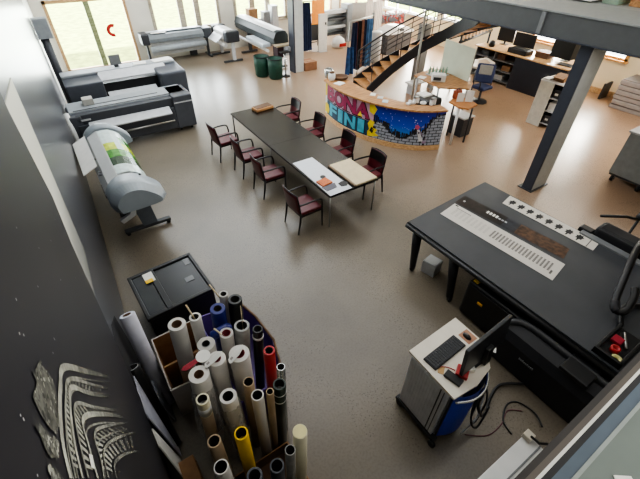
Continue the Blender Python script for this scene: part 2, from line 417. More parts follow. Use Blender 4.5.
# arcade arches and tiers between the cornice lines
def lerp_line(l, t):
    p = smooth([V((y, z, 0)) for y, z in l], 8); x = t * (len(p) - 1); i = min(int(x), len(p) - 2); return p[i].lerp(p[i + 1], x - i)
for (a, c, n, lo, hi) in ((1, 2, 26, .1, .95), (3, 4, 18, .1, .95), (5, 6, 12, .1, .9), (6, 7, 10, .1, .9)):
    for k in range(n):
        t0 = lo + (hi - lo) * k / n; t1 = t0 + (hi - lo) / n * .5
        q = [lerp_line(LINES[a], t0).lerp(lerp_line(LINES[c], t0), .15), lerp_line(LINES[a], t1).lerp(lerp_line(LINES[c], t1), .15), lerp_line(LINES[a], t1).lerp(lerp_line(LINES[c], t1), .8), lerp_line(LINES[a], t0).lerp(lerp_line(LINES[c], t0), .8)]
        mu.face([wp(p.x, p.y, .0014) for p in q], FADE[min(4, 1 + int(3 * min(1, t0 * 1.8)))])
POLYS = [[(0.744, 3.828), (0.732, 3.813), (0.739, 3.765), (0.717, 3.742), (0.68, 3.743), (0.616, 3.754), (0.573, 3.776), (0.567, 3.827), (0.575, 3.863), (0.595, 3.896), (0.627, 3.876), (0.652, 3.863), (0.666, 3.884), (0.684, 3.865)], [(0.53, 3.894), (0.548, 3.862), (0.543, 3.833), (0.561, 3.771), (0.52, 3.784), (0.495, 3.83), (0.504, 3.857), (0.521, 3.875)], [(0.467, 3.852), (0.477, 3.827), (0.48, 3.772), (0.452, 3.842)]]
MOT = M('mural_statue', (96, 96, 90), .6, var=.7, scale=30)
def inside(y, z, p):
    c = False
    for k in range(len(p)):
        (y0, z0), (y1, z1) = p[k], p[k - 1]
        if (z0 > z) != (z1 > z) and y < (y1 - y0) * (z - z0) / (z1 - z0) + y0: c = not c
    return c
for p in POLYS:
    mu.face([wp(y, z, .0024) for y, z in p], MOT)
    ys, zs = [q[0] for q in p], [q[1] for q in p]
    for k in range(150):
        y, z = random.uniform(min(ys), max(ys)), random.uniform(min(zs), max(zs))
        if inside(y, z, p):
            r = random.uniform(.003, .009); a0 = random.uniform(0, 6)
            mu.face([wp(y + math.cos(a0 + a) * r * random.uniform(.5, 1.4), z + math.sin(a0 + a) * r * random.uniform(.4, 1), .0028 + k * 2e-6) for a in (0, 1.2, 2.4, 3.6, 4.9)], FADE[random.choice((0, 1, 2, 2, 3, 4))])
mu.face([wp(y, z, .004) for y, z in [(0.641, 3.54), (0.654, 3.503), (0.614, 3.505), (0.602, 3.541)]], PAPER)
STARS = [(0.744, 3.915), (0.931, 3.683), (0.85, 3.72), (0.514, 3.96), (0.429, 3.907), (1.364, 3.704), (1.069, 3.773), (0.728, 3.938), (0.929, 3.69), (0.513, 3.948), (1.465, 3.461), (0.833, 3.942), (1.7, 3.5), (2.0, 3.45), (1.2, 3.9), (1.9, 3.1), (2.2, 3.3)]
for y, z in STARS:
    r = random.uniform(.002, .0042)
    mu.face([wp(y + math.cos(a) * r, z + math.sin(a) * r, .0026) for a in [k * PI / 3 for k in range(6)]], STAR)
tag(mu.build('night_print'), 'huge dark night print of a lit stone building and statue on the near left wall', 'poster')
ws = MB()
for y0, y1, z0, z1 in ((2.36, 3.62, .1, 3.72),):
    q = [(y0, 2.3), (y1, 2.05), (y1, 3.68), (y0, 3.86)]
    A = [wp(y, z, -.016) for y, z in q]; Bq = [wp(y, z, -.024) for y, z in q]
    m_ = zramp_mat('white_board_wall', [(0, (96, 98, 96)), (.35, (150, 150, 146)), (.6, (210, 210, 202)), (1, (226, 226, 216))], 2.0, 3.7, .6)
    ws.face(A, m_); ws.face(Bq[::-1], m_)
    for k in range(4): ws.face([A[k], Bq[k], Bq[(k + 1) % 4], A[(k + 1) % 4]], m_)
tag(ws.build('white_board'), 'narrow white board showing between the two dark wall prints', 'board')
GLOSSP = zramp_mat('glossy_wall_print', [(0, (50, 52, 58)), (.5, (74, 76, 82)), (1, (96, 98, 100))], 0, 3.6, .28)  # paler top puts the reflected window glare into the colour
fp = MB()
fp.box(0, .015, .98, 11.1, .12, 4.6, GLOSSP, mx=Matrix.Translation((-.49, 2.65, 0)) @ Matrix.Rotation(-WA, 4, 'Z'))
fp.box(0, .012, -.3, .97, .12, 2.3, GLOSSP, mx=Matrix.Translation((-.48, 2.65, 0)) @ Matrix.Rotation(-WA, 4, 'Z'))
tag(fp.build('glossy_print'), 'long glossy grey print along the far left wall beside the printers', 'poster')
# dark pipe with grey junction box in the corner
p = thing('drain_pipe', 'dark pipe with a grey box on top standing by the glass door', 'pipe', (.06, 13.9, 0))
MB().cyl((.06, 13.9, 0), (.06, 13.9, 1.95), .11, M('pipe_dark', (58, 60, 66), .5), n=16).build('pipe', p)
bx('junction_box', p, -.08, .28, 13.75, 14.05, 1.93, 2.42, PGREY, .01)['label'] = 'grey box on top of the pipe'

# ---------------------------------------------------------------- conference table and chairs
t = thing('conference_table', 'long black meeting table with slim metal legs in the middle of the hall', 'table', (3.9, 6.85, 0))
TB = M('table_black', (17, 16, 15), .3, var=.15, scale=2); TB.node_tree.nodes['Principled BSDF'].inputs['Specular IOR Level'].default_value = .4; TB.node_tree.nodes['Principled BSDF'].inputs['Roughness'].default_value = .22
bx('tabletop', t, 3.33, 4.47, 6.978, 9.1, .71, .745, TB, .004); bx('tabletop', t, 3.33, 4.47, 4.62, 6.975, .71, .745, TB, .004)
b = MB()
for x0, x1, y0, y1 in ((3.36, 3.39, 4.66, 9.06), (4.41, 4.44, 4.66, 9.06), (3.36, 4.44, 4.66, 4.69), (3.36, 4.44, 9.03, 9.06)): b.box(x0, x1, y0, y1, .67, .71, BLACK)
b.build('apron_frame', t)
for x in (3.37, 4.43):
    for y in (4.67, 9.05, 6.98): MB().cyl((x, y, 0), (x, y, .71), .017, STEEL if y < 9 else BLACK, n=10).build('leg', t)

def chair_proto():
    r = thing('armchair', 'x', 'chair', (0, 0, 0))
    b = MB(); b.box(-.22, .25, -.245, .245, .405, .475, LEATHER, .022, seg=3); b.build('seat', r)
    # backrest: burgundy shell with black upper front
    b = MB(); n = 8
    def bp(u, w, off):     # u across -1..1, w height 0..1
        y = u * .235; z = .44 + w * .42; x = -.215 - .075 * w - .035 * (1 - u * u) + off
        return V((x, y, z))
    for off, flip in ((.018, 0), (-.018, 1)):
        for i in range(n):
            for j in range(6):
                u0, u1, w0, w1 = -1 + 2 * i / n, -1 + 2 * (i + 1) / n, j / 6, (j + 1) / 6
                q = [bp(u0, w0, off), bp(u1, w0, off), bp(u1, w1, off), bp(u0, w1, off)]
                b.face(q[::-1] if flip else q, LEATHER, True)
    for i in range(n):
        for w in (0, 1):
            u0, u1 = -1 + 2 * i / n, -1 + 2 * (i + 1) / n
            b.face([bp(u0, w, .018), bp(u1, w, .018), bp(u1, w, -.018), bp(u0, w, -.018)], LEATHER)
    for u in (-1, 1):
        for j in range(6): b.face([bp(u, j / 6, .018), bp(u, (j + 1) / 6, .018), bp(u, (j + 1) / 6, -.018), bp(u, j / 6, -.018)], LEATHER)
    bmesh.ops.remove_doubles(b.bm, verts=b.bm.verts[:], dist=1e-4)
    bk = b.build('backrest', r)
    b = MB()
    for i in range(n):
        for j in range(3, 6):
            u0, u1, w0, w1 = -.96 + 1.92 * i / n, -.96 + 1.92 * (i + 1) / n, j / 6, (j + 1) / 6 - (.02 if j == 5 else 0)
            b.face([bp(u0, w0, .022), bp(u1, w0, .022), bp(u1, w1, .022), bp(u0, w1, .022)], CHAIRBLACK, True)
    b.build('back_pad', bk, recalc=False)['label'] = 'black upper back pad'
    b = MB(); b.tube([bp(-1, -.1, 0), bp(-1, .5, 0), bp(-1, 1.0, 0), bp(-.5, 1.02, 0), bp(0, 1.03, 0), bp(.5, 1.02, 0), bp(1, 1.0, 0), bp(1, .5, 0), bp(1, -.1, 0)], .014, CHAIRBLACK, 8); b.build('back_frame', r)
    b = MB(); b.box(-.22, .24, -.25, -.225, .375, .41, CHAIRBLACK); b.box(-.22, .24, .225, .25, .375, .41, CHAIRBLACK); b.box(.215, .24, -.25, .25, .375, .41, CHAIRBLACK); b.box(-.22, -.195, -.25, .25, .375, .41, CHAIRBLACK); b.build('seat_frame', r)
    for s in (-1, 1):
        b = MB(); b.tube([(-.29, s * .245, 0), (-.245, s * .245, .25), (-.22, s * .245, .45)], [.014, .019, .021], CHAIRBLACK, 8); b.build('leg', r)
        b = MB(); b.tube([(.255, s * .25, 0), (.245, s * .25, .42)], [.014, .02], CHAIRBLACK, 8); b.build('leg', r)
        pts = smooth([(.245, s * .25, .40), (.24, s * .258, .56), (.20, s * .265, .645), (.05, s * .268, .665), (-.12, s * .262, .66), (-.255, s * .245, .655)], 4)
        b = MB(); b.tube(pts, .018, CHAIRBLACK, 8); b.build('armrest', r)
    return r
ch = chair_proto()
CH = [(2.84, 8.42, .06, 'left side burgundy armchair at the far end of the black table'),
      (3.00, 7.41, .0, 'left side burgundy armchair second from the far end of the table'),
      (3.02, 6.43, .0, 'left side burgundy armchair third from the far end, just before the white sheet'),
      (3.02, 5.03, .03, 'burgundy armchair on the left nearest the camera beside the white sheet'),
      (4.80, 8.75, PI, 'right side black backed armchair at the far end near the brown box'),
      (4.80, 7.58, PI, 'right side black backed armchair second from the far end'),
      (4.80, 6.38, PI, 'right side black backed armchair third from the far end beside the beige board'),
      (4.76, 5.30, PI, 'black backed armchair on the right nearest the camera, by the beige board')]
for k, (x, y, a, l) in enumerate(CH):
    o = ch if k == 0 else copy_tree(ch)
    o.location = (x, y, 0); o.rotation_euler = (0, 0, a); o['label'] = l; o['group'] = 'armchairs around the meeting table'

# things on the table
TZ = .745
o = MB().prism([(3.37, 6.02), (3.84, 6.02), (3.84, 4.64), (3.345, 4.63)], 'z', TZ, TZ + .006, M('sheet_bluewhite', (212, 216, 222), .5, var=.02)).build('white_sheet'); tag(o, 'long white sheet lying at the near end of the black table', 'sheet')
b = thing('sample_board', 'beige framed board lying on the near right corner of the table', 'board', (4.2, 5.1, TZ))
bx('board', b, 3.94, 4.45, 4.64, 5.52, TZ, TZ + .035, M('beige_board', (206, 190, 156), .6, var=.06), .004); bx('edge_strip', b, 3.90, 3.94, 4.64, 5.52, TZ, TZ + .03, M('board_edge', (120, 100, 78), .6), .003)
b = MB().box(3.38, 3.62, 4.95, 5.16, TZ + .006, TZ + .035, M('amber_sample', (190, 96, 34), .35, var=.3, scale=30), .004, RZ(3.5, 5.05, .12)); tag(b.build('sample_tile'), 'orange brown sample tile on the white sheet', 'tile')
b = MB().prism([(3.38, 4.78), (3.61, 4.80), (3.66, 4.94), (3.5, 4.96), (3.36, 4.94)], 'z', TZ + .006, TZ + .014, M('grey_card', (92, 92, 100), .5)); tag(b.build('sample_card'), 'dark grey card on the white sheet below the orange tile', 'card')
b = MB().prism([(3.78 + .1 * math.cos(k * 2 * PI / 5), 4.83 + .09 * math.sin(k * 2 * PI / 5)) for k in range(5)], 'z', TZ + .006, TZ + .02, BLACK); tag(b.build('sample_tile'), 'black five sided tile on the white sheet', 'tile')
b = MB().lathe([(.055, 0), (.055, .012)], (3.59, 5.24, TZ + .006), BLACK, 12); tag(b.build('coaster'), 'small round black disc on the white sheet', 'disc')
b = thing('wooden_case', 'brown wooden case at the far end of the table', 'box', (4.15, 8.92, TZ))
mw = RZ(4.15, 8.92, .12)
b1 = MB().box(3.9, 4.42, 8.77, 9.05, TZ, TZ + .075, WOOD, .02, mw); b1.build('case_body', b); MB().box(3.93, 4.39, 8.80, 9.02, TZ + .075, TZ + .088, DKRAFT, .004, mw).build('lid', b)

# ---------------------------------------------------------------- reception counter
CP = smooth([V(p + (0,)) for p in [(6.32, 9.15), (6.20, 8.45), (6.21, 7.8), (6.37, 7.12), (6.69, 6.48), (7.12, 6.03), (7.60, 5.80)]], 10)
CS = [0.0]
for k in range(1, len(CP)): CS.append(CS[-1] + (CP[k] - CP[k - 1]).length)
CL = CS[-1]
def cf(s, z, off=0.0):
    s = max(0, min(CL, s)); k = 0
    while k < len(CS) - 2 and CS[k + 1] < s: k += 1
    p = CP[k].lerp(CP[k + 1], (s - CS[k]) / (CS[k + 1] - CS[k]))
    a, c = CP[max(k - 1, 0)], CP[min(k + 2, len(CP) - 1)]
    d = (c - a).normalized(); n = V((d.y, -d.x, 0))
    if n.x > 0: n = -n
    if n.y > 0 and s > CL * .5: n = -n
    return V((p.x, p.y, z)) + n * off
rc = thing('reception_counter', 'curved reception counter with colourful graffiti front and wooden top', 'counter', (6.9, 7.4, 0))
def band(name, z0, z1, o0, o1, m, N=48, parent=rc):
    b = MB(); R = []
    for k in range(N + 1):
        s = CL * k / N; R.append([b.bm.verts.new(cf(s, z, o)) for z, o in ((z0, o0), (z1, o0), (z1, o1), (z0, o1))])
    i = b.mi(m)
    for k in range(N):
        for j in range(4):
            f = b.bm.faces.new((R[k][j], R[k][(j + 1) % 4], R[k + 1][(j + 1) % 4], R[k + 1][j])); f.material_index = i
    for q in (R[0], R[-1][::-1]): b.bm.faces.new(q).material_index = i
    return b.build(name, parent)
band('plinth', 0, .13, -.06, .02, PALEWOOD)
# worktop: wider on the left, tapering right
b = MB(); R = []; N = 48
IN = smooth([V(p + (0,)) for p in [(6.86, 9.45), (6.83, 8.7), (6.78, 7.9), (6.88, 7.1), (7.12, 6.48), (7.4, 6.2), (7.66, 6.1)]], 8)
for k in range(N + 1):
    s = CL * k / N; o = cf(s, 0, .07); x = k / N * (len(IN) - 1); i = min(int(x), len(IN) - 2); q = IN[i].lerp(IN[i + 1], x - i)
    R.append([b.bm.verts.new(p) for p in (V((o.x, o.y, 1.02)), V((o.x, o.y, 1.06)), V((q.x, q.y, 1.06)), V((q.x, q.y, 1.02)))])
i = b.mi(WOOD)
for k in range(N):
    for j in range(4): b.bm.faces.new((R[k][j], R[k][(j + 1) % 4], R[k + 1][(j + 1) % 4], R[k + 1][j])).material_index = i
for q in (R[0], R[-1][::-1]): b.bm.faces.new(q).material_index = i
b.build('worktop', rc)
# painted front panel
P_PINK = M('paint_pink', (154, 38, 84), .5, var=.3, scale=6); P_CY = M('paint_cyan', (70, 170, 196), .5, var=.2, scale=6)
P_BLK = M('paint_black', (16, 16, 22), .5); P_YEL = M('paint_yellow', (232, 206, 40), .5, var=.1); P_WHT = M('paint_white', (214, 214, 214), .5)
P_GRY = M('paint_brick', (158, 164, 176), .55, var=.18, scale=14); P_LIL = M('paint_lilac', (150, 120, 150), .5)
SKY = zramp_mat('paint_night_sky', [(0, (40, 130, 200)), (.4, (26, 70, 190)), (1, (24, 30, 140))], .35 , 1.02, .5)
fr = MB()
def cell(s0, s1, z0, z1, m, off=0.0, k=6):
    n = max(1, int((s1 - s0) / .09))
    for q in range(n):
        a, c = s0 + (s1 - s0) * q / n, s0 + (s1 - s0) * (q + 1) / n
        fr.face([cf(a, z0, off), cf(c, z0, off), cf(c, z1, off), cf(a, z1, off)], m)
def poly(pts, m, off): fr.face([cf(s, z, off) for s, z in pts], m)
Z0, Z1 = .13, 1.02
cell(0, CL, Z0, Z1, P_BLK, 0)
cell(0, .12, Z0, Z1, P_WHT, .001); poly([(0, .16), (.22, .16), (.3, .3), (.2, .42), (.06, .45), (0, .4)], P_YEL, .002); poly([(.0, .62), (.1, .66), (.1, .98), (0, .98)], P_YEL, .002)
cell(.12, 2.12, .55, Z1, M('paint_pale_pink', (186, 150, 170), .5, var=.3, scale=4), .001)
cell(.12, 2.12, Z0, .55, M('paint_deep_teal', (20, 58, 84), .5, var=.3, scale=4), .001)
for k in range(9): cell(.14 + k * .215, .14 + k * .215 + .12, .56, .60, P_BLK, .0015)
def boundary(s):   # top of the brick wall
    K = [(2.1, .62), (2.35, .60), (2.6, .42), (2.85, .30), (3.0, .34), (3.2, .45), (3.4, .52), (3.55, .74), (3.7, .9), (3.95, .97)]
    for a, c in zip(K, K[1:]):
        if a[0] <= s <= c[0]: return a[1] + (c[1] - a[1]) * (s - a[0]) / (c[0] - a[0])
    return K[-1][1]
n = 44
for k in range(n):
    s0 = 2.14 + (CL - 2.14) * k / n; s1 = 2.14 + (CL - 2.14) * (k + 1) / n
    lo = max(Z0, boundary((s0 + s1) / 2)); 
    if Z1 - lo > .02: cell(s0, s1, lo, Z1, SKY, .001)
zz = Z0 + .012; row = 0
while zz < Z1 - .05:
    s = 2.12 + (.09 if row % 2 else 0)
    while s < CL - .06:
        w = .165
        if boundary(s + w / 2) > zz + .03: cell(s, min(s + w, CL - .01), zz, zz + .062, P_GRY, .002)
        s += .185
    zz += .078; row += 1
for k in range(34):       # skyline of dark towers along the wall top
    s = 2.14 + k * (CL - 2.3) / 34; h = boundary(s) + random.uniform(.02, .15); w = random.uniform(.025, .06)
    cell(s, s + w, boundary(s) - .04, min(h, Z1 - .02), P_BLK, .003)
for k in range(60):
    s, z = random.uniform(2.3, CL - .25), random.uniform(.5, 1.0)
    if z < boundary(s) + .1: continue
    r = random.uniform(.006, .013); poly([(s + math.cos(a) * r, z + math.sin(a) * r) for a in [q * PI / 3 for q in range(6)]], P_WHT, .003)
poly([(1.98, .14), (2.14, .16), (2.32, .22), (2.2, .28), (2.26, .38), (2.12, .40), (2.16, .56), (2.04, .6), (1.96, .48), (2.02, .34), (1.97, .26)], P_YEL, .0045)
poly([(1.98, .8), (2.12, .74), (2.2, .9), (2.1, 1.0), (1.97, .98)], P_YEL, .0045)
poly([(2.03, .3), (2.12, .24), (2.16, .36), (2.08, .42)], P_BLK, .005)
# small sprayed figure on the brick wall
poly([(3.22, .58), (3.30, .55), (3.33, .63), (3.27, .69), (3.21, .65)], M('paint_rose', (200, 90, 120), .5), .0045)
poly([(3.27, .54), (3.33, .56), (3.46, .26), (3.36, .24)], P_WHT, .0045); poly([(3.32, .50), (3.38, .5), (3.56, .22), (3.48, .18)], P_LIL, .004)
poly([(3.16, .5), (3.24, .56), (3.3, .5), (3.2, .44)], P_BLK, .0042)
def letters(txt, s0, s1, z0, z1, m, bold, off, shear=0):
    n = len(txt); w = (s1 - s0) / n
    for k, chh in enumerate(txt):
        cu = bpy.data.curves.new('tmp', 'FONT'); cu.body = chh; cu.size = 1; cu.offset = bold; cu.fill_mode = 'FRONT'; cu.resolution_u = 3
        ob = bpy.data.objects.new('tmp', cu); COL.objects.link(ob); bpy.context.view_layer.update()
        me = bpy.data.meshes.new_from_object(ob); COL.objects.unlink(ob); bpy.data.objects.remove(ob)
        vs = [v.co.copy() for v in me.vertices]; x0, x1 = min(v.x for v in vs), max(v.x for v in vs); y0, y1 = min(v.y for v in vs), max(v.y for v in vs)
        ww = w * (.55 if chh == 'I' else 1.06)
        c = s0 + w * (k + .5)
        P = [fr.bm.verts.new(cf(c - ww / 2 + ww * (v.x - x0) / (x1 - x0), z0 + (z1 - z0) * (v.y - y0) / (y1 - y0), off)) for v in vs]
        i = fr.mi(m)
        for p in me.polygons:
            try: fr.bm.faces.new([P[j] for j in p.vertices]).material_index = i
            except ValueError: pass
        bpy.data.meshes.remove(me)
letters('BONA', .13, 2.02, .56, 1.0, P_BLK, .075, .004); letters('BONA', .16, 1.99, .59, .98, P_PINK, .045, .0062)
letters('FINI', .30, 1.98, .15, .55, P_BLK, .075, .004); letters('FINI', .33, 1.95, .17, .53, P_CY, .045, .0062)
poly([(1.62, .60), (1.78, .60), (1.70, .74)], P_YEL, .0068)
fo = fr.build('graffiti_panel', rc, recalc=False)
fo['label'] = 'painted front: pink BONA over cyan FINI, yellow splashes, night sky and grey bricks'
# back panel of the counter so it is solid
band('back_panel', 0, 1.02, -.001, -.05, PALEWOOD)

# things on the counter
CT = 1.06
b = MB(); b.lathe([(.17, 0), (.2, .02), (.22, .07), (.2, .075), (.18, .03), (.0, .02)], (6.72, 9.0, CT), DKRAFT, 24); tag(b.build('bowl'), 'round brown bowl on the left end of the counter', 'bowl')
b = MB(); b.lathe([(.11, 0), (.12, .05), (.13, .2), (.1, .24), (.09, .23), (.11, .19), (.1, .02), (0, .02)], (6.50, 9.28, CT), CHROME, 20); tag(b.build('metal_bucket'), 'silver bucket at the far left tip of the counter', 'bucket')
b = thing('decorated_jar', 'white jar with dark ornament beside the silver bucket on the counter', 'jar', (6.42, 9.02, CT))
MB().lathe([(.08, 0), (.1, .05), (.1, .16), (.07, .2)], (6.42, 9.02, CT), WHITE, 18).build('jar_body', b); MB().lathe([(.075, .2), (.07, .225), (.0, .24)], (6.42, 9.02, CT), DKRAFT, 18).build('lid', b)
tag(bx('paper_stack', None, 6.33, 6.58, 8.55, 8.78, CT, CT + .02, PAPER, .002, RZ(6.45, 8.6, .3)), 'white papers on the counter in front of the bowl', 'paper')
for k, (s, o, l) in enumerate([(1.75, -.42, 'small white flyer at the inner edge of the counter above the pink lettering'), (2.05, -.36, 'folded flyer with dark edge at the inner edge of the counter near the stair foot'), (2.3, -.2, 'pale blue leaflet on the counter where lettering meets night sky')]):
    p = cf(s, CT, o); tag(MB().box(p.x - .09, p.x + .09, p.y - .07, p.y + .07, CT, CT + .014, [PAPER, LGREY, M('leaflet_blue', (190, 206, 216), .5)][k], .002, RZ(p.x, p.y, .7)).build('flyer'), l, 'leaflet', 'flyers on the counter')
for k, (x, y, sh, l) in enumerate([(7.05, 6.52, 0, 'white block letter lying leftmost on the right end of the counter'), (7.22, 6.50, 1, 'white angled block letter standing second on the right end of the counter'), (7.34, 6.36, 2, 'white ring shaped block letter third along the right end of the counter'), (7.50, 6.20, 1, 'white block letter nearest the right tip of the counter')]):
    b = MB()
    if sh == 0: b.box(x - .1, x + .1, y - .05, y + .05, CT, CT + .05, WHITE, .008); b.box(x - .02, x + .02, y - .05, y + .05, CT, CT + .1, WHITE, .008)
    elif sh == 1: b.box(x - .07, x - .02, y - .04, y + .04, CT, CT + .17, WHITE, .006); b.box(x + .03, x + .08, y - .04, y + .04, CT, CT + .17, WHITE, .006); b.box(x - .07, x + .08, y - .04, y + .04, CT + .12, CT + .17, WHITE, .006)
    else: b.tube([(x + math.cos(a) * .06, y + math.sin(a) * .06, CT + .025) for a in [q * PI / 8 for q in range(16)]], .024, WHITE, 8, close=True)
    tag(b.build('block_letter'), l, 'letter', 'white block letters on the counter')

# ---------------------------------------------------------------- curved staircase
SX, SY = 8.05, 8.0
KZ = [(76, 0.0), (50, .85), (30, 1.45), (13, 1.85), (-3, 2.22), (-19, 2.5), (-52, 3.3)]
def zt(th):
    for a, c in zip(KZ, KZ[1:]):
        if c[0] <= th <= a[0]: return a[1] + (c[1] - a[1]) * (th - a[0]) / (c[0] - a[0])
    return 0
def th_of(z):
    for a, c in zip(KZ, KZ[1:]):
        if a[1] <= z <= c[1]: return a[0] + (c[0] - a[0]) * (z - a[1]) / (c[1] - a[1])
    return KZ[-1][0]
def sp(th, r, z): t = math.radians(th); return V((SX + r * math.cos(t), SY + r * math.sin(t), z))
st = thing('curved_staircase', 'curved staircase with wooden treads and dark stringers behind the counter', 'staircase', (SX, SY, 0))
STR = M('stringer_dark', (30, 32, 40), .45)
for k in range(17):
    z = .185 * (k + 1)
    if z > 3.2: break
    ta = th_of(z - .185); tb = th_of(z); ex = (tb - ta) * .45
    b = MB(); A = []; B2 = []
    q = [sp(ta, 2.02, z), sp(ta, 3.08, z), sp((ta + tb) / 2 + ex, 3.08, z), sp(tb + ex, 3.08, z), sp(tb + ex, 2.02, z)]
    A = [b.bm.verts.new(p) for p in q]; B2 = [b.bm.verts.new(p - V((0, 0, .045))) for p in q]
    i = b.mi(WOOD); b.bm.faces.new(A).material_index = i; b.bm.faces.new(B2[::-1]).material_index = i
    for j in range(5): b.bm.faces.new((A[j], B2[j], B2[(j + 1) % 5], A[(j + 1) % 5])).material_index = i
    b.build('tread', st)
for r in (1.98, 3.08):
    b = MB(); R = []
    for k in range(41):
        th = 76 - 128 * k / 40; z = zt(th)
        R.append([b.bm.verts.new(p) for p in (sp(th, r, max(0, z - .16)), sp(th, r + .05, max(0, z - .16)), sp(th, r + .05, z + .2), sp(th, r, z + .2))])
    i = b.mi(STR)
    for k in range(40):
        for j in range(4): b.bm.faces.new((R[k][j], R[k][(j + 1) % 4], R[k + 1][(j + 1) % 4], R[k + 1][j])).material_index = i
    for q in (R[0], R[-1][::-1]): b.bm.faces.new(q).material_index = i
    b.build('stringer', st)
for k in range(16):
    th = 74 - 122 * k / 15; z = zt(th)
    MB().cyl(sp(th, 3.1, z + .1), sp(th, 3.1, z + 1.0), .014, DARK, n=6).build('baluster', st)
for hh, rr in ((1.0, .028), (.85, .014), (.7, .014), (.55, .014), (.4, .014)):
    b = MB(); b.tube([sp(74 - 122 * k / 40, 3.1, zt(74 - 122 * k / 40) + hh) for k in range(41)], rr, DARK, 8); b.build('handrail' if hh == 1.0 else 'guard_wire', st)
for k in range(5):
    th = 72 - 25 * k; MB().cyl(sp(th, 2.0, zt(th) + .15), sp(th, 2.0, zt(th) + .95), .014, DARK, n=6).build('baluster', st)
bx('stair_post', st, 10.62, 10.92, 9.7, 10.0, 0, 1.9, M('post_grey', (150, 150, 148), .6), .01)
p = thing('steel_pole', 'thin pale steel pole rising in front of the curved stairs', 'pole', (9.0, 8.3, 0))
MB().cyl((9.0, 8.3, 0), (9.0, 8.3, 2.86), .03, M('pole_pale', (178, 178, 172), .45), n=12).build('shaft', p); MB().cyl((9.0, 8.3, 0), (9.0, 8.3, .015), .09, CHROME, n=16).build('base_plate', p)
b = thing('slatted_balustrade', 'tan slatted balustrade beyond the curved stairs under the beam', 'balustrade', (12.5, 9.1, 0))
for k in range(9):
    x = 11.5 + k * .26; y = 8.82 + k * .065
    MB().box(x - .05, x + .05, y - .03, y + .03, 1.52, 1.92, PALEWOOD, .005).build('slat', b)
MB().tube([(11.35, 8.78, 1.94), (13.75, 9.38, 1.98)], .05, M('rail_pale', (190, 184, 172), .5), 8).build('top_rail', b)
MB().tube([(11.35, 8.78, 1.5), (13.75, 9.38, 1.5)], .05, DARK, 8).build('bottom_rail', b)
for x, y in ((11.4, 8.8), (13.7, 9.37)): MB().cyl((x, y, 0), (x, y, 1.95), .035, DARK, n=10).build('post', b)

# ---------------------------------------------------------------- desk area behind the counter
DZ = 1.05
d = thing('work_desk', 'wooden work desk behind the right end of the counter', 'desk', (9.2, 7.4, 0))
MB().prism([(8.62, 7.0), (8.78, 8.15), (9.7, 8.35), (9.9, 8.1), (9.72, 6.75), (9.25, 6.5)], 'z', DZ - .035, DZ, WOOD).build('desk_top', d)
for x, y in ((8.72, 7.1), (8.85, 8.05), (9.7, 8.2), (9.6, 6.8)): MB().cyl((x, y, 0), (x, y, DZ - .035), .03, LGREY, n=10).build('leg', d)
d = thing('side_desk', 'small brown side desk with white post leg at the right tip of the counter', 'desk', (8.3, 6.0, 0))
MB().prism([(7.95, 5.75), (8.05, 6.15), (8.45, 6.32), (8.62, 6.0), (8.5, 5.62), (8.08, 5.55)], 'z', 1.02, 1.055, M('orange_wood', (176, 116, 64), .45, var=.12)).build('desk_top', d)
MB().cyl((8.07, 5.82, 0), (8.07, 5.82, 1.02), .035, WHITE, n=12).build('leg', d)['label'] = 'slim white post leg'
for x, y in ((8.42, 6.25), (8.48, 5.72)): MB().cyl((x, y, 0), (x, y, 1.02), .025, DARK, n=8).build('leg', d)
g = MB(); p0, p1 = V((9.86, 8.14, 0)), V((9.66, 6.88, 0)); dn = (p1 - p0).normalized(); ang = math.atan2(dn.y, dn.x)
mb = Matrix.Translation((p0 + p1) / 2 + V((0, 0, DZ))) @ Matrix.Rotation(ang, 4, 'Z')
g.box(-.62, .62, -.012, .012, .0, .85, M('frosted_board', (222, 232, 214), .35, var=.05, scale=3), .004, mb)
tag(g.build('frosted_board'), 'large pale green translucent board standing upright on the work desk', 'board')
b = thing('sample_rack', 'rack of small greenish glass samples in front of the frosted board', 'rack', (9.35, 7.7, DZ))
for k in range(6):
    x, y = 9.2 + k * .075, 7.95 - k * .06; MB().lathe([(.03, 0), (.034, .02), (.034, .13), (.014, .17), (.014, .21), (0, .215)], (x, y, DZ + .02), M('bottle_green_glass', (150, 182, 164), .15), 10).build('sample', b)
bx('tray', b, 9.12, 9.66, 7.58, 8.02, DZ, DZ + .02, LGREY, .004)
b = thing('label_printer', 'white desktop machine with dark slot on the work desk below the frosted board', 'machine', (9.0, 7.4, DZ))
MB().box(8.80, 9.18, 7.28, 7.54, DZ, DZ + .19, WHITE, .02, RZ(9.0, 7.4, -.75)).build('machine_body', b); MB().box(8.84, 9.05, 7.262, 7.282, DZ + .05, DZ + .13, DARK, .003, RZ(9.0, 7.4, -.75)).build('paper_slot', b)
tag(MB().box(8.72, 8.95, 7.75, 7.95, DZ, DZ + .012, PAPER, .002, RZ(8.8, 7.8, .4)).build('paper_stack'), 'white papers at the left corner of the work desk', 'paper')
b = thing('leather_case', 'reddish brown case on the side desk behind the counter', 'box', (8.4, 6.3, 1.055)); MB().box(8.28, 8.48, 6.12, 6.28, 1.055, 1.26, M('cognac', (140, 66, 38), .45, var=.15), .02).build('case_body', b); MB().tube([(8.33, 6.2, 1.26), (8.35, 6.2, 1.30), (8.41, 6.2, 1.30), (8.43, 6.2, 1.26)], .01, DARK, 6).build('handle', b)
for k, (x, y, a, l) in enumerate([(8.26, 5.98, .5, 'white sheet leaning upright left on the brown side desk'), (8.44, 5.86, .2, 'tall white sheet standing right on the brown side desk')]):
    tag(MB().box(x - .09, x + .09, y - .005, y + .01, 1.055, 1.27 + .06 * k, PAPER, .002, RZ(x, y, -1.0 + a)).build('paper_sheet'), l, 'paper', 'sheets on the side desk')
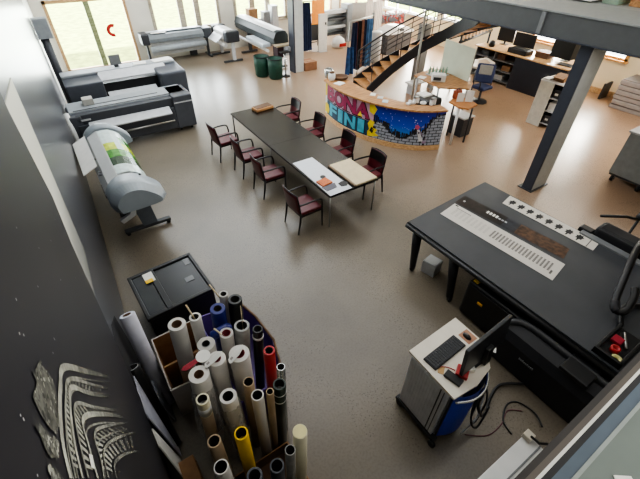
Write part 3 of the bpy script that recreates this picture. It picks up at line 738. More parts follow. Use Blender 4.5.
b = thing('desk_machine', 'black office machine between the counter and the side desk', 'machine', (7.95, 6.75, 0)); bx('stand', b, 7.75, 8.2, 6.55, 6.95, 0, .7, DARK, .01); MB().box(7.7, 8.25, 6.5, 7.0, .7, 1.0, BLACK, .06, seg=3).build('machine_body', b); bx('paper_tray', b, 7.8, 8.1, 6.75, 7.05, 1.0, 1.04, PAPER, .004)
b = thing('storage_box', 'dark box with white lid on the floor beneath the side desk', 'box', (8.75, 6.2, 0)); bx('box_body', b, 8.6, 9.0, 5.95, 6.4, .0, .5, DARK, .01); bx('lid', b, 8.58, 9.02, 5.93, 6.42, .5, .54, LGREY, .008)
# blue office chair
OX, OY = 11.25, 7.45
oc = thing('office_chair', 'blue and grey office chair at the work desk', 'chair', (OX, OY, 0))
MB().lathe([(.28, .0), (.26, .04), (.05, .08), (.035, .1), (.035, .42)], (OX, OY, 0), DARK, 10).build('base', oc)
MB().box(OX - .24, OX + .24, OY - .23, OY + .23, .42, .52, M('chair_blue', (60, 72, 116), .7), .04, seg=3).build('seat', oc)
mt = Matrix.Translation((OX + .1, OY + .1, .5)) @ Matrix.Rotation(.6, 4, 'Z') @ Matrix.Rotation(.15, 4, 'Y'); bb = MB(); bb.box(-.06, .06, -.28, .28, .05, .62, M('chair_blue', (60, 72, 116), .7), .06, mt, 3); bk = bb.build('backrest', oc)
bb = MB(); bb.box(-.08, .02, -.2, .2, .3, .58, LGREY, .03, mt, 3); bb.build('back_pad', bk)['label'] = 'pale grey back pad'
for s_ in (-1, 1): MB().tube([(OX + s_ * .27, OY - .1, .46), (OX + s_ * .29, OY - .1, .68), (OX + s_ * .29, OY + .15, .68)], .02, DARK, 8).build('armrest', oc)
t2 = thing('tray_table', 'white edged tray table right of the frosted board', 'table', (12.4, 8.4, 0))
MB().prism([(11.75, 8.35), (12.5, 8.85), (13.05, 8.8), (12.75, 8.2), (11.95, 7.95)], 'z', .74, .80, M('tray_white', (232, 224, 216), .45)).build('tray', t2)
MB().prism([(11.95, 8.33), (12.5, 8.7), (12.85, 8.68), (12.62, 8.3), (12.02, 8.1)], 'z', .80, .805, M('tray_inlay', (196, 176, 156), .5)).build('inlay', t2)
for x, y in ((11.95, 8.3), (12.5, 8.7), (12.85, 8.65), (12.1, 8.1)): MB().cyl((x, y, 0), (x, y, .74), .025, DARK, n=8).build('leg', t2)

# ---------------------------------------------------------------- offices on the right, under the gallery
s1 = thing('back_counter', 'dark navy fronted counter with wooden top under the low windows', 'counter', (13.9, 6.6, 0))
bx('front_panel', s1, 13.2, 13.26, 6.0, 7.8, 0, 1.03, M('navy_panel', (38, 42, 54), .5), .006); bx('side_panel', s1, 13.26, 14.25, 7.74, 7.8, 0, 1.03, GREY, .004); bx('worktop', s1, 13.16, 14.3, 5.96, 9.5, 1.03, 1.07, PALEWOOD, .006); bx('rear_panel', s1, 14.2, 14.25, 6.0, 7.74, 0, 1.03, GREY, .004)
s2 = thing('open_shelf', 'grey open shelf unit left of the dark navy counter', 'shelf', (13.7, 8.6, 0))
for y in (7.82, 8.66, 9.45): bx('side_panel', s2, 13.3, 14.2, y, y + .03, 0, 1.025, GREY, .003)
for z in (.06, .4, .72): bx('shelf_board', s2, 13.3, 14.2, 7.85, 9.45, z, z + .03, GREY, .003)
bx('back_board', s2, 14.2, 14.22, 7.82, 9.48, 0, 1.025, DARK, .002)
for k, (y, z, c, l) in enumerate([(8.0, .43, KRAFT, 'kraft carton on the middle shelf of the grey unit, right'), (8.3, .75, DKRAFT, 'brown carton on the top shelf of the grey unit'), (8.95, .43, LGREY, 'pale carton on the middle shelf of the grey unit, left'), (8.2, .09, LGREY, 'pale carton on the bottom shelf of the grey unit'), (9.0, .75, DARK, 'dark carton on the top shelf of the grey unit, left')]):
    b = thing('carton', l, 'box', (13.6, y + .15, z), 0, 'cartons on the grey shelf unit'); bx('carton_body', b, 13.4, 13.85, y, y + .32, z, z + .17, c, .004); bx('carton_flap', b, 13.4, 13.85, y + .15, y + .17, z + .17, z + .174, M('packing_tape', (180, 150, 110), .4), 0)
def monitor(x, y, z, w, h, a, label, name='computer_monitor'):
    o = thing(name, label, 'monitor', (x, y, z), a)
    def L(p): return None
    m_ = Matrix.Translation((x, y, z)) @ Matrix.Rotation(a, 4, 'Z')
    MB().box(-.02, .02, -w / 2, w / 2, .1, .1 + h, BLACK, .006, m_).build('screen', o); MB().box(.0, .04, -.03, .03, .01, .2, BLACK, .004, m_).build('neck', o); MB().box(-.1, .1, -.13, .13, 0, .015, BLACK, .004, m_).build('foot', o)
    return o
monitor(14.1, 8.95, 1.07, .62, .45, .1, 'black computer monitor leftmost on the back counter')
monitor(13.95, 8.1, 1.07, .75, .42, .1, 'black computer monitor second from the left on the back counter')
monitor(14.0, 6.55, 1.07, .6, .36, .1, 'black computer monitor right of the brown carton on the back counter')
b = thing('desk_printer', 'flat black desktop printer before the second monitor on the back counter', 'printer', (13.5, 7.9, 1.07)); bx('printer_body', b, 13.3, 13.75, 7.55, 8.25, 1.07, 1.22, BLACK, .02); bx('paper_tray', b, 13.35, 13.6, 7.65, 8.15, 1.22, 1.24, DARK, .004)
b = thing('carton', 'brown carton under the pine window on the back counter', 'box', (13.8, 7.1, 1.07)); bx('carton_body', b, 13.6, 14.0, 6.95, 7.4, 1.07, 1.22, DKRAFT, .006); bx('lid', b, 13.59, 14.01, 6.94, 7.41, 1.22, 1.25, M('carton_lid', (120, 74, 52), .7), .006)
b = MB(); b.box(13.4, 13.7, 6.05, 6.5, 1.07, 1.10, DARK, .004, RZ(13.55, 6.3, .1)); tag(b.build('document_folder'), 'dark folder lying near the right end of the back counter', 'folder')
b = MB(); b.lathe([(.09, 0), (.12, .06), (.1, .16), (.03, .2), (0, .2)], (13.45, 9.0, 1.07), BLACK, 14); tag(b.build('table_lamp'), 'small round black lamp at the left of the back counter', 'lamp')
w = thing('filing_cabinet', 'tall white cabinet standing left of the big pillar', 'cabinet', (11.4, 5.35, 0))
bx('side_panel', w, 11.15, 11.8, 5.55, 5.62, 0, 1.2, WHITE, .004); bx('front_panel', w, 11.12, 11.15, 5.22, 5.62, 0, 1.2, M('cabinet_white', (226, 224, 214), .5), .004); bx('top_panel', w, 11.12, 11.8, 4.95, 5.63, 1.2, 1.23, WHITE, .004)
for z in (.1, .45, .8): bx('shelf_board', w, 11.16, 11.77, 4.98, 5.54, z, z + .03, LGREY, .003)
bx('rear_panel', w, 11.77, 11.8, 4.95, 5.55, 0, 1.2, DARK, .003); bx('side_panel', w, 11.3, 11.77, 4.95, 4.98, 0, 1.2, LGREY, .003)
for k, (x, y, z, c, l) in enumerate([(11.2, 5.1, .83, DARK, 'dark file box on the upper shelf of the white cabinet'), (11.2, 5.1, .48, PAPER, 'white file box on the middle shelf of the white cabinet'), (11.2, 5.1, .13, DARK, 'dark file box on the bottom shelf of the white cabinet')]):
    b = thing('file_box', l, 'box', (x + .2, y, z), 0, 'file boxes in the white cabinet'); bx('box_body', b, x, x + .4, y - .1, y + .1, z, z + .22, c, .006); bx('label_plate', b, x - .004, x, y - .04, y + .05, z + .08, z + .14, PAPER, 0)
b = thing('carton', 'open kraft carton on top of the white cabinet', 'box', (11.45, 5.25, 1.23)); bx('carton_body', b, 11.3, 11.6, 5.1, 5.4, 1.23, 1.36, KRAFT, .004); MB().prism([(11.3, 5.1), (11.14, 5.08), (11.14, 5.36), (11.3, 5.4)], 'z', 1.35, 1.358, KRAFT).build('flap', b)
tag(MB().box(11.15, 11.4, 5.42, 5.6, 1.23, 1.27, PAPER, .003).build('paper_stack'), 'white papers on the left corner of the white cabinet top', 'paper')
b = thing('carton', 'long flat kraft carton behind the open one on the white cabinet', 'box', (11.7, 5.2, 1.23)); bx('carton_body', b, 11.62, 11.79, 4.97, 5.5, 1.23, 1.33, KRAFT, .004); bx('carton_flap', b, 11.62, 11.79, 5.2, 5.22, 1.33, 1.334, M('packing_tape', (180, 150, 110), .4), 0)
b = thing('wall_speaker', 'black box hanging beside the top of the big pillar', 'speaker', (12.2, 5.8, 1.6)); bx('cabinet', b, 12.0, 12.4, 5.5, 6.1, 1.60, 2.1, BLACK, .01); MB().cyl((12.2, 5.8, 2.1), (12.2, 5.8, 2.95), .015, DARK, n=8).build('hanging_rod', b)
for k in range(6):
    z = .0 + k * .145
    b = thing('foam_board', ['bottom', 'second', 'third', 'fourth', 'fifth', 'topmost'][k] + ' grey slab in the stack by the right wall' , 'slab', (15.0, 4.2, z), 0, 'grey slabs stacked at the right wall')
    d_ = random.uniform(-.02, .02)
    bx('slab', b, 14.46 + d_, 15.38 + d_, 3.0, 4.9 + d_, z, z + .125, M('slab_grey', (166, 158, 156), .7, var=.06), .02); bx('edge_band', b, 14.5, 15.36, 3.02, 4.87, z + .125, z + .145, M('slab_band', (120, 114, 112), .7), .0)
g = thing('equipment_cabinet', 'grey cabinet on castors cut off by the right edge of the picture', 'cabinet', (10.3, 2.1, 0))
bx('cabinet_body', g, 9.75, 10.9, 1.4, 2.66, .2, 1.16, M('cabinet_grey', (138, 142, 142), .5), .02); bx('cabinet_top', g, 9.72, 10.93, 1.37, 2.69, 1.16, 1.2, LGREY, .01); bx('base_rail', g, 9.78, 10.88, 1.42, 2.64, .15, .2, DARK, .005)
for x in (9.85, 10.8):
    for y in (2.55, 2.0, 1.5): b = MB(); b.cyl((x, y - .03, .07), (x, y + .03, .07), .07, BLACK, n=14); b.box(x - .03, x + .03, y - .04, y + .04, .09, .16, STEEL); b.build('castor', g)
b = MB(); b.box(14.9, 15.38, 5.4, 5.46, 0, .5, DARK, .004); tag(b.build('dark_board'), 'dark flat board leaning at the right wall just past the pillar', 'panel')

# ---------------------------------------------------------------- wide format printers on the left
def foot_bar(b, x, y, l, axis, m): pass
# printer A: pale grey roll printer with green print, along the left wall
A_ = thing('roll_printer', 'pale grey roll printer with green print on its hood, nearest on the left', 'printer', (.45, 7.5, 0))
APROF = [(.03, .78), (.0, .98), (.10, 1.16), (.30, 1.24), (.55, 1.2), (.74, 1.05), (.84, .86), (.72, .78), (.3, .74)]
APC0 = [(.02, .76), (-.03, .95), (.07, 1.13), (.26, 1.225), (.52, 1.19), (.77, 1.0), (.87, .84), (.78, .78), (.4, .76)]
CAPG = M('cap_grey', (140, 148, 154), .38, var=.03)
MB().prism([(-.02, .78), (-.04, .95), (.06, 1.10), (.24, 1.185), (.48, 1.16), (.62, 1.06), (.70, .9), (.66, .82)], 'y', 6.5, 8.7, M('hood_white', (196, 198, 198), .35, var=.03)).build('body', A_)
APc = [(p.x, p.y) for p in smooth([V(q + (0,)) for q in APC0 + APC0[:1]], 4)[:-1]]
def cap(y0, y1, taper):
    b = MB(); cx, cz = .42, .95
    A0 = [V((x, y0, z)) for x, z in APc]; A1 = [V((cx + (x - cx) * taper, y1, cz + (z - cz) * taper)) for x, z in APc]
    ym = y0 + (y1 - y0) * .65; A2 = [V((x, ym, z)) for x, z in APc]
    rings = [[b.bm.verts.new(p) for p in q] for q in (A0, A2, A1)]; i = b.mi(CAPG); n_ = len(APc)
    for k in range(2):
        for j in range(n_):
            f = b.bm.faces.new((rings[k][j], rings[k][(j + 1) % n_], rings[k + 1][(j + 1) % n_], rings[k + 1][j])); f.material_index = i; f.smooth = k == 0
    b.bm.faces.new(rings[0][::-1]).material_index = i; b.bm.faces.new(rings[2]).material_index = i
    return b.build('end_cap', A_)
cap(6.5, 5.98, .78); cap(8.65, 9.1, .8)
# glossy curved print over the hood
hp = MB(); HP = [(.26, 1.19), (.34, 1.20), (.46, 1.185), (.56, 1.13), (.64, 1.06), (.705, .93), (.72, .84)]
GR = [M('print_green', (70, 140, 50), .2, var=.5, scale=9), M('print_yellow_green', (190, 206, 60), .2, var=.3, scale=9), M('print_dark_green', (26, 64, 36), .2, var=.5, scale=9), M('print_sky_white', (206, 222, 220), .18, var=.1)]
for k in range(len(HP) - 1):
    for j in range(6):
        y0, y1 = 6.62 + j * .33, 6.62 + (j + 1) * .33
        mm = GR[3] if j in (0, 5, 4) else GR[[2, 0, 1][j - 1]] if k > 0 else GR[[2, 0, 1][j - 1]]
        if j == 4 and k > 2: mm = GR[0]
        if k == 2 and j > 2: mm = GR[3]
        a, c = HP[k], HP[k + 1]
        hp.face([(a[0], y0, a[1] + .004), (c[0] + .004, y0, c[1] + .004), (c[0] + .004, y1, c[1] + .004), (a[0], y1, a[1] + .004)], mm, True)
hp.build('printed_sheet', A_, recalc=False)['label'] = 'glossy green and white print'
MB().cyl((.10, 6.6, .62), (.10, 8.6, .62), .07, DARK, n=16).build('media_roll', A_)
for y in (6.95, 7.05, 7.6): MB().box(-.01, .05, y, y + .06, 1.06, 1.075, DARK, 0, Matrix.Translation((0, 0, .012)) ).build('hood_mark', A_)
MB().box(-.045, -.03, 6.55, 6.8, .84, .98, BLACK, .003).build('side_window', A_)
MB().prism([(.02, 1.10), (-.24, .98), (-.25, .965), (.02, 1.085)], 'y', 7.3, 8.75, PAPER).build('rear_sheet', A_)['label'] = 'white sheet feeding from the back'
for y in (6.5, 8.6):
    b = MB(); b.prism([(.36, .1), (.62, .1), (.56, .82), (.26, .82)], 'y', y - .03, y + .03, M('leg_slate', (84, 90, 96), .45)); b.build('leg', A_)
    b = MB(); b.box(.02, .86, y - .05, y + .05, .06, .12, DARK, .01); ft = b.build('foot_bar', A_)
    for x in (.07, .81): MB().cyl((x, y - .03, .035), (x, y + .03, .035), .035, BLACK, n=14).build('castor', ft)
MB().box(.38, .46, 6.5, 8.6, .28, .36, DARK, .006).build('cross_beam', A_)
MB().prism([(.06, .35), (.3, .45), (.34, .62), (.28, .63), (.2, .5), (.02, .42)], 'y', 6.38, 6.46, LGREY).build('bracket', A_)
b = MB(); b.box(.05, .2, 6.45, 6.9, .45, .75, DARK, .01); b.build('take_up_motor', A_)
b = MB(); b.box(.58, .72, 5.98, 6.12, .9, .925, BLACK, .004, Matrix.Identity(4))
MB().cyl((.58, 6.46, 1.155), (.58, 6.46, 1.175), .02, BLACK, n=10).build('button', A_)

# printer B2: big dark flatbed printer, front
def long_printer(root, x0, x1, y0, y1, h, style): pass
B2_ = thing('flatbed_printer', 'big dark flatbed printer with pale top across the left, in front of its twin', 'printer', (1.3, 10.85, 0))
bx('chassis', B2_, -.02, 2.28, 10.35, 11.2, .14, .70, M('chassis_dark', (62, 65, 71), .45), .015)
bx('top_deck', B2_, -.1, 2.72, 10.62, 11.28, .86, .97, PGREY, .02)
bx('front_upper', B2_, 0, 2.3, 10.42, 10.62, .70, .93, M('chassis_dark', (62, 65, 71), .45), .02)
MB().prism([(10.40, .70), (10.18, .60), (10.17, .63), (10.40, .74)], 'x', .22, 2.16, LGREY).build('paper_tray', B2_)['label'] = 'pale grey slanted tray'
bx('end_cabinet', B2_, 2.28, 2.80, 10.36, 11.22, .1, .97, M('cabinet_charcoal', (76, 79, 86), .45), .03)
bx('cabinet_strip', B2_, 2.30, 2.78, 10.345, 10.36, .78, .81, LGREY, .002)
bx('end_cabinet', B2_, -.14, .12, 10.4, 11.2, .3, .92, M('cabinet_charcoal', (76, 79, 86), .45), .03)
MB().cyl((-.16, 10.3, .1), (-.16, 10.5, 1.0), .06, WHITE, n=14).build('waste_tube', B2_)['label'] = 'pale tube at the left end'
bx('deck_slot', B2_, .3, 2.05, 10.85, 10.9, .97, .975, DARK, 0); bx('deck_line', B2_, .0, 2.7, 10.63, 10.66, .965, .975, BLACK, 0)
for x in (.15, 2.35, 2.65): b = MB(); b.cyl((x, 10.5, .05), (x + .04, 10.5, .05), .05, BLACK, n=14); b.cyl((x, 11.0, .05), (x + .04, 11.0, .05), .05, BLACK, n=14); b.box(x - .02, x + .06, 10.45, 11.05, .08, .16, DARK); b.build('castor', B2_)
MB().cyl((.25, 10.25, .4), (2.2, 10.25, .4), .025, STEEL, n=10).build('take_up_bar', B2_)
bx('control_strip', B2_, .02, .3, 10.40, 10.42, .78, .82, LGREY, .003)
tag(bx('small_box', None, .28, .52, 10.85, 11.1, .975, 1.12, M('warm_grey', (170, 168, 160), .5), .01), 'small pale box on the left of the front flatbed printer', 'box')
# printer B1: behind
B1_ = thing('flatbed_printer', 'second dark flatbed printer right below the glass door', 'printer', (1.5, 12.4, 0))
CG = M('chassis_dark2', (74, 78, 86), .45)
bx('chassis', B1_, .9, 2.4, 12.1, 12.95, .2, 1.0, CG, .02)
bx('end_cabinet', B1_, .05, .95, 11.85, 12.9, .15, 1.18, CG, .03)
bx('end_cabinet', B1_, 2.4, 3.15, 11.7, 12.9, .15, 1.18, CG, .06)
bx('top_deck', B1_, .05, 3.1, 12.55, 12.98, 1.18, 1.25, PGREY, .02)
MB().prism([(12.52, 1.24), (12.2, 1.10), (12.2, 1.06), (12.52, 1.18)], 'x', .95, 2.75, LGREY).build('hood', B1_)
MB().prism([(12.14, .86), (11.72, .70), (11.72, .67), (12.14, .82)], 'x', 1.0, 2.3, LGREY).build('paper_tray', B1_)
bx('inner_recess', B1_, .95, 2.42, 12.06, 12.1, .5, 1.05, BLACK, 0)
for x in (.2, 2.9): b = MB(); b.cyl((x, 12.0, .07), (x + .05, 12.0, .07), .07, BLACK, n=14); b.cyl((x, 12.8, .07), (x + .05, 12.8, .07), .07, BLACK, n=14); b.box(x - .02, x + .06, 11.95, 12.85, .1, .18, DARK); b.build('castor', B1_)
m_ = thing('control_screen', 'small grey control screen standing on the rear flatbed printer', 'monitor', (1.5, 12.75, 1.25)); bx('screen', m_, 1.36, 1.66, 12.74, 12.78, 1.30, 1.56, GREY, .006); bx('stand', m_, 1.45, 1.57, 12.7, 12.82, 1.25, 1.31, DARK, .004)
tag(MB().box(2.5, 3.05, 12.58, 12.9, 1.25, 1.275, PAPER, .003, RZ(2.8, 12.7, .12)).build('paper_stack'), 'white papers lying on the right end of the rear flatbed printer', 'paper')
tag(MB().box(1.95, 2.3, 12.6, 12.9, 1.25, 1.27, PAPER, .003, RZ(2.1, 12.7, -.2)).build('paper_stack'), 'small white papers in the middle of the rear flatbed printer', 'paper')
# printer C under window
C_ = thing('wide_printer', 'long grey banner printer under the back window', 'printer', (4.6, 17.1, 0))
bx('end_cap', C_, 3.12, 3.42, 16.85, 17.4, .72, 1.12, DARK, .05); bx('end_cap', C_, 5.55, 5.9, 16.85, 17.4, .72, 1.1, DARK, .05)
MB().prism([(16.86, .80), (16.86, .92), (16.98, 1.04), (17.36, 1.1), (17.38, .8)], 'x', 3.4, 5.56, M('printer_mid_grey', (112, 118, 122), .4)).build('body', C_)
bx('top_strip', C_, 3.4, 5.56, 17.12, 17.34, 1.095, 1.115, LGREY, .004)
MB().cyl((3.4, 16.9, .55), (5.6, 16.9, .55), .11, PGREY, n=18).build('media_roll', C_)
MB().prism([(16.95, .75), (17.05, .3), (17.07, .3), (16.98, .78)], 'x', 3.45, 5.55, LGREY).build('hanging_media', C_)
for x in (3.3, 5.7): b = MB(); b.box(x - .04, x + .04, 16.98, 17.1, .08, .75, DARK, .005); b.box(x - .04, x + .04, 16.7, 17.4, .03, .1, DARK, .01); b.build('leg', C_)
tag(MB().box(3.55, 4.1, 16.98, 17.1, 1.08, 1.10, PAPER, .003, Matrix.Identity(4)).build('paper_strip'), 'white paper strip on the top of the long banner printer', 'paper')
# printer D: roll printer seen end on
D_ = thing('roll_printer', 'dark ended roll printer between the long banner printer and the green bins', 'printer', (6.2, 16.2, 0))
bx('end_cap', D_, 5.98, 6.55, 15.55, 15.9, .74, 1.14, DARK, .05); bx('end_cap', D_, 5.98, 6.55, 16.9, 17.15, .74, 1.14, DARK, .05)
MB().prism([(5.98, .82), (6.0, 1.06), (6.14, 1.13), (6.48, 1.1), (6.5, .82)], 'y', 15.9, 16.9, WHITE).build('body', D_)
MB().cyl((6.02, 15.8, .62), (6.02, 16.95, .62), .08, WHITE, n=16).build('media_roll', D_)
MB().prism([(5.98, .9), (5.7, .72), (5.7, .74), (5.98, .94)], 'y', 15.95, 16.85, LGREY).build('output_tray', D_)
for y in (15.65, 16.95): b = MB(); b.box(6.2, 6.32, y - .05, y + .05, .08, .78, LGREY, .006); b.box(5.8, 6.6, y - .05, y + .05, .03, .1, DARK, .012); b.build('leg', D_)
# printer E: long dark one with white top
E_ = thing('wide_printer', 'long dark printer with white top behind the green bins', 'printer', (7.4, 15.5, 0))
MB().prism([(7.15, .9), (7.12, 1.12), (7.2, 1.3), (7.35, 1.36), (7.62, 1.34), (7.72, 1.2), (7.72, .9)], 'y', 13.75, 17.3, M('printer_green_grey', (36, 42, 43), .5)).build('body', E_)
MB().prism([(7.22, 1.318), (7.22, 1.328), (7.36, 1.374), (7.62, 1.354), (7.62, 1.342), (7.35, 1.362)], 'y', 13.95, 17.25, WHITE).build('top_panel', E_)['label'] = 'white top panel'
bx('media_tray', E_, 6.82, 7.15, 14.1, 15.6, .78, .92, M('tray_pale', (196, 204, 210), .35), .03)
bx('end_shelf', E_, 7.1, 7.75, 13.5, 13.78, .88, .94, M('shelf_tan', (176, 160, 134), .5), .008)
bx('motor_box', E_, 7.15, 7.4, 13.55, 13.95, .5, .88, M('maroon_dark', (50, 28, 36), .45), .02); bx('motor_box', E_, 7.42, 7.7, 13.5, 13.9, .55, .88, LGREY, .01)
MB().cyl((6.98, 14.0, .68), (6.98, 17.0, .68), .05, WHITE, n=14).build('media_roll', E_)
for y in (13.95, 16.6): b = MB(); b.box(7.36, 7.5, y - .05, y + .05, .08, .9, DARK, .006); b.box(7.0, 7.74, y - .05, y + .05, .03, .1, DARK, .012); b.build('leg', E_)
k_ = thing('round_foot_stand', 'silver stand with round black foot beside the navy pillar edge', 'stand', (7.14, 13.0, 0))
MB().lathe([(.17, 0), (.16, .02), (.03, .03)], (7.14, 13.0, 0), BLACK, 20).build('foot', k_); MB().cyl((7.14, 13.0, .02), (7.14, 13.0, .82), .035, CHROME, n=12).build('pole', k_); MB().box(6.95, 7.36, 12.9, 13.12, .82, .86, BLACK, .01).build('tray', k_); MB().box(7.28, 7.36, 12.96, 13.06, .86, 1.0, GREY, .01).build('holder', k_)
for k, (x, y, h, l) in enumerate([(6.72, 13.0, .72, 'front dark green bin by the long dark printer'), (6.42, 13.5, .72, 'dark green bin behind the front one, left')]):
    b = thing('waste_bin', l, 'bin', (x, y, 0), 0, 'green bins')
    MB().lathe([(.21, 0), (.25, .05), (.275, h * .6), (.28, h - .04), (.25, h - .04), (.22, .1), (0, .1)], (x, y, 0), GREEN, 20).build('bin_body', b); MB().tube([(x + .28 * math.cos(q * PI / 10), y + .28 * math.sin(q * PI / 10), h - .03) for q in range(20)], .014, BLACK, 6, close=True).build('rim', b)
b = thing('carton', 'brown cardboard carton on the floor right of the concrete pillar', 'box', (8.3, 13.3, 0)); bx('carton_body', b, 8.06, 8.6, 13.1, 13.6, 0, .3, M('carton_brown', (150, 108, 80), .8, var=.1), .006); bx('tape', b, 8.06, 8.6, 13.33, 13.37, .3, .303, M('packing_tape', (180, 150, 110), .4), 0)
# window ledge things by window 3
for k, (x, w_, h, c, l) in enumerate([(7.95, .4, .5, KRAFT, 'tall kraft box on the floor by the second back window'), (9.0, .3, .55, LGREY, 'pale box under the right part of the second back window'), (8.6, .3, .35, GREY, 'low grey box under the second back window')]):
    b = thing('carton', l, 'box', (x, 17.3, 0)); bx('carton_body', b, x - w_ / 2, x + w_ / 2, 17.1, 17.45, 0, 1.0 + h, c, .006); bx('lid', b, x - w_ / 2 - .01, x + w_ / 2 + .01, 17.09, 17.46, 1.0 + h, 1.03 + h, c, .004)
tag(bx('drum', None, 5.05, 5.35, 17.45, 17.6, .0, .4, DARK, .03), 'small dark box on the floor beneath the back window', 'box')

# ---------------------------------------------------------------- area behind the pillar (back centre)
r = thing('clothes_rack', 'tall rack hung with navy cloth and an orange sheet behind the pillar', 'rack', (9.95, 15.7, 0))
for x, y in ((9.55, 15.6), (10.6, 15.6), (9.55, 16.1), (10.6, 16.1)): MB().cyl((x, y, 0), (x, y, 1.9), .02, DARK, n=8).build('post', r)
for y in (15.6, 16.1): MB().cyl((9.55, y, 1.88), (10.6, y, 1.88), .018, DARK, n=8).build('rail', r)
for y in (15.6, 16.1): MB().cyl((9.55, y, .3), (10.6, y, .3), .018, DARK, n=8).build('rail', r)
def cloth(x0, x1, y, z0, z1, m, name, parent=None, amp=.04, waves=5):
    b = MB(); n = 28; A = []
    for k in range(n + 1):
        t = k / n; yy = y + amp * math.sin(t * waves * 2 * PI); A.append([b.bm.verts.new((x0 + (x1 - x0) * (.5 + (t - .5) * w), yy * 1.0, z)) for z, w in ((z1, .7), ((z0 + z1) / 2, .9), (z0, 1.0))])
    i = b.mi(m)
    for k in range(n):
        for j in range(2): f = b.bm.faces.new((A[k][j], A[k + 1][j], A[k + 1][j + 1], A[k][j + 1])); f.material_index = i; f.smooth = True
    return b.build(name, parent)
tag(cloth(9.35, 9.9, 15.5, .02, 1.86, NAVY, 'navy_cloth'), 'navy and white cloth hanging on the left of the rack', 'cloth')
tag(MB().box(9.95, 10.6, 15.57, 15.585, 1.0, 1.9, ORANGE, .002).build('orange_sheet'), 'bright orange sheet hanging on the tall rack', 'sheet')
b = MB(); b.box(9.75, 10.4, 15.7, 16.0, .33, 1.0, SOFTBLACK, .02); tag(b.build('black_crate'), 'black crate standing in the tall rack below the orange sheet', 'crate')
p = thing('display_panel', 'tall speckled white panel standing right of the orange sheet', 'panel', (10.2, 15.1, 0)); bx('panel', p, 9.99, 10.42, 15.08, 15.14, 0, 1.47, M('speckled_white', (214, 210, 206), .6, var=.1, scale=30), .006); bx('latch', p, 10.3, 10.36, 15.06, 15.08, 1.05, 1.15, BLACK, .003); bx('foot', p, 10.0, 10.4, 14.98, 15.24, 0, .03, LGREY, .004)
g = thing('upright_printer', 'grey upright machine with horizontal bars behind the speckled panel', 'printer', (11.5, 16.2, 0))
bx('side_column', g, 12.1, 12.4, 15.9, 16.4, 0, 1.55, GREY, .02); bx('side_column', g, 10.75, 10.85, 15.95, 16.3, 0, 1.3, GREY, .01)
for z, hh in ((1.22, .14), (.95, .1), (.62, .12), (.35, .08)): bx('cross_bar', g, 10.85, 12.1, 16.0, 16.25, z, z + hh, DARK if hh < .12 else LGREY, .02)
bx('back_plate', g, 10.85, 12.1, 16.26, 16.3, .3, 1.36, PGREY, .004)
b = MB(); mt = Matrix.Translation((13.3, 16.6, 0)) @ Matrix.Rotation(-.35, 4, 'Z'); b.box(-.9, .9, -.03, .03, .0, 1.45, M('board_taupe', (150, 144, 138), .6), .006, mt); tag(b.build('grey_board'), 'large plain grey board leaning behind the upright machine', 'board')
cv = M('curtain_white', (232, 222, 214), .8, var=.06)
for k, (x0, x1, y, l) in enumerate([(12.6, 13.0, 15.2, 'pale hanging strip curtain left, above the hanging denim'), (13.05, 13.5, 15.1, 'pale hanging strip curtain right, above the hanging denim')]):
    tag(cloth(x0, x1, y, .3, 3.0, cv, 'strip_curtain', amp=.03, waves=4), l, 'curtain', 'pale strip curtains')
    MBo = None
d = thing('garment_rail', 'metal rail carrying dark, red brown and denim hangings left of the stairs', 'rail', (10.0, 12.3, 0))
MB().cyl((9.3, 12.08, 1.74), (10.75, 12.55, 1.74), .02, STEEL, n=8).build('rail', d)
for x, y in ((9.3, 12.08), (10.75, 12.55), (10.0, 12.31)): MB().cyl((x, y, 0), (x, y, 1.74), .02, STEEL, n=8).build('post', d)
hang = [(.0, .30, NAVY, .15, 'dark navy hanging leftmost on the garment rail'), (.19, .12, M('rust_cloth', (130, 70, 58), .85, var=.2), .15, 'rust brown hanging second on the garment rail'), (.29, .2, SOFTBLACK, .05, 'black hanging in the middle of the garment rail'), (.46, .14, M('tan_cloth', (170, 126, 104), .85, var=.2), .1, 'tan hanging right of the black one on the garment rail'), (.58, .14, NAVY, .1, 'navy hanging before the denim on the garment rail'), (.68, .38, M('denim_pale', (84, 124, 166), .85, var=.35, scale=5), .05, 'washed blue denim hanging at the right end of the garment rail')]
for t_, wd, m, z0, l in hang:
    x = 9.32 + 1.3 * t_; y = 12.05 + .42 * t_
    tag(cloth(x, x + wd, y - .08, z0, 1.72, m, 'hanging_cloth', amp=.05, waves=2), l, 'cloth', 'cloths on the garment rail')
tag(cloth(9.12, 9.5, 11.95, .0, .95, M('denim_mid', (52, 88, 136), .85, var=.4, scale=6), 'denim_bundle', amp=.07, waves=2), 'blue denim draped to the floor in front of the left end of the garment rail', 'cloth')
b = MB(); b.lathe([(.2, 0), (.22, .02), (.22, 1.1), (.18, 1.14), (0, 1.14)], (11.16, 12.68, 0), M('barrel_grey', (176, 176, 174), .45), 20); tag(b.build('grey_cylinder'), 'tall pale grey cylinder between the denim and the stairs', 'cylinder')
c_ = thing('scanner_table', 'white curved covered machine behind the stairs', 'machine', (12.9, 13.4, 0))
MB().prism([(12.15, .80), (12.3, .92), (12.7, 1.04), (13.2, 1.03), (13.6, .9), (13.7, .8)], 'y', 13.1, 13.9, WHITE).build('cover', c_); bx('base', c_, 12.2, 13.6, 13.15, 13.9, 0, .8, M('base_charcoal', (70, 66, 66), .6), .02); bx('vent', c_, 12.8, 13.05, 13.09, 13.1, .88, .98, DARK, 0)
b = thing('plotter_machine', 'dark long machine under the bright window band behind the stairs', 'machine', (14.0, 15.6, 0)); bx('body', b, 13.2, 15.2, 15.3, 15.9, .7, 1.1, DARK, .05); 
for x in (13.4, 15.0): bx('leg', b, x - .05, x + .05, 15.4, 15.8, 0, .7, DARK, .01)
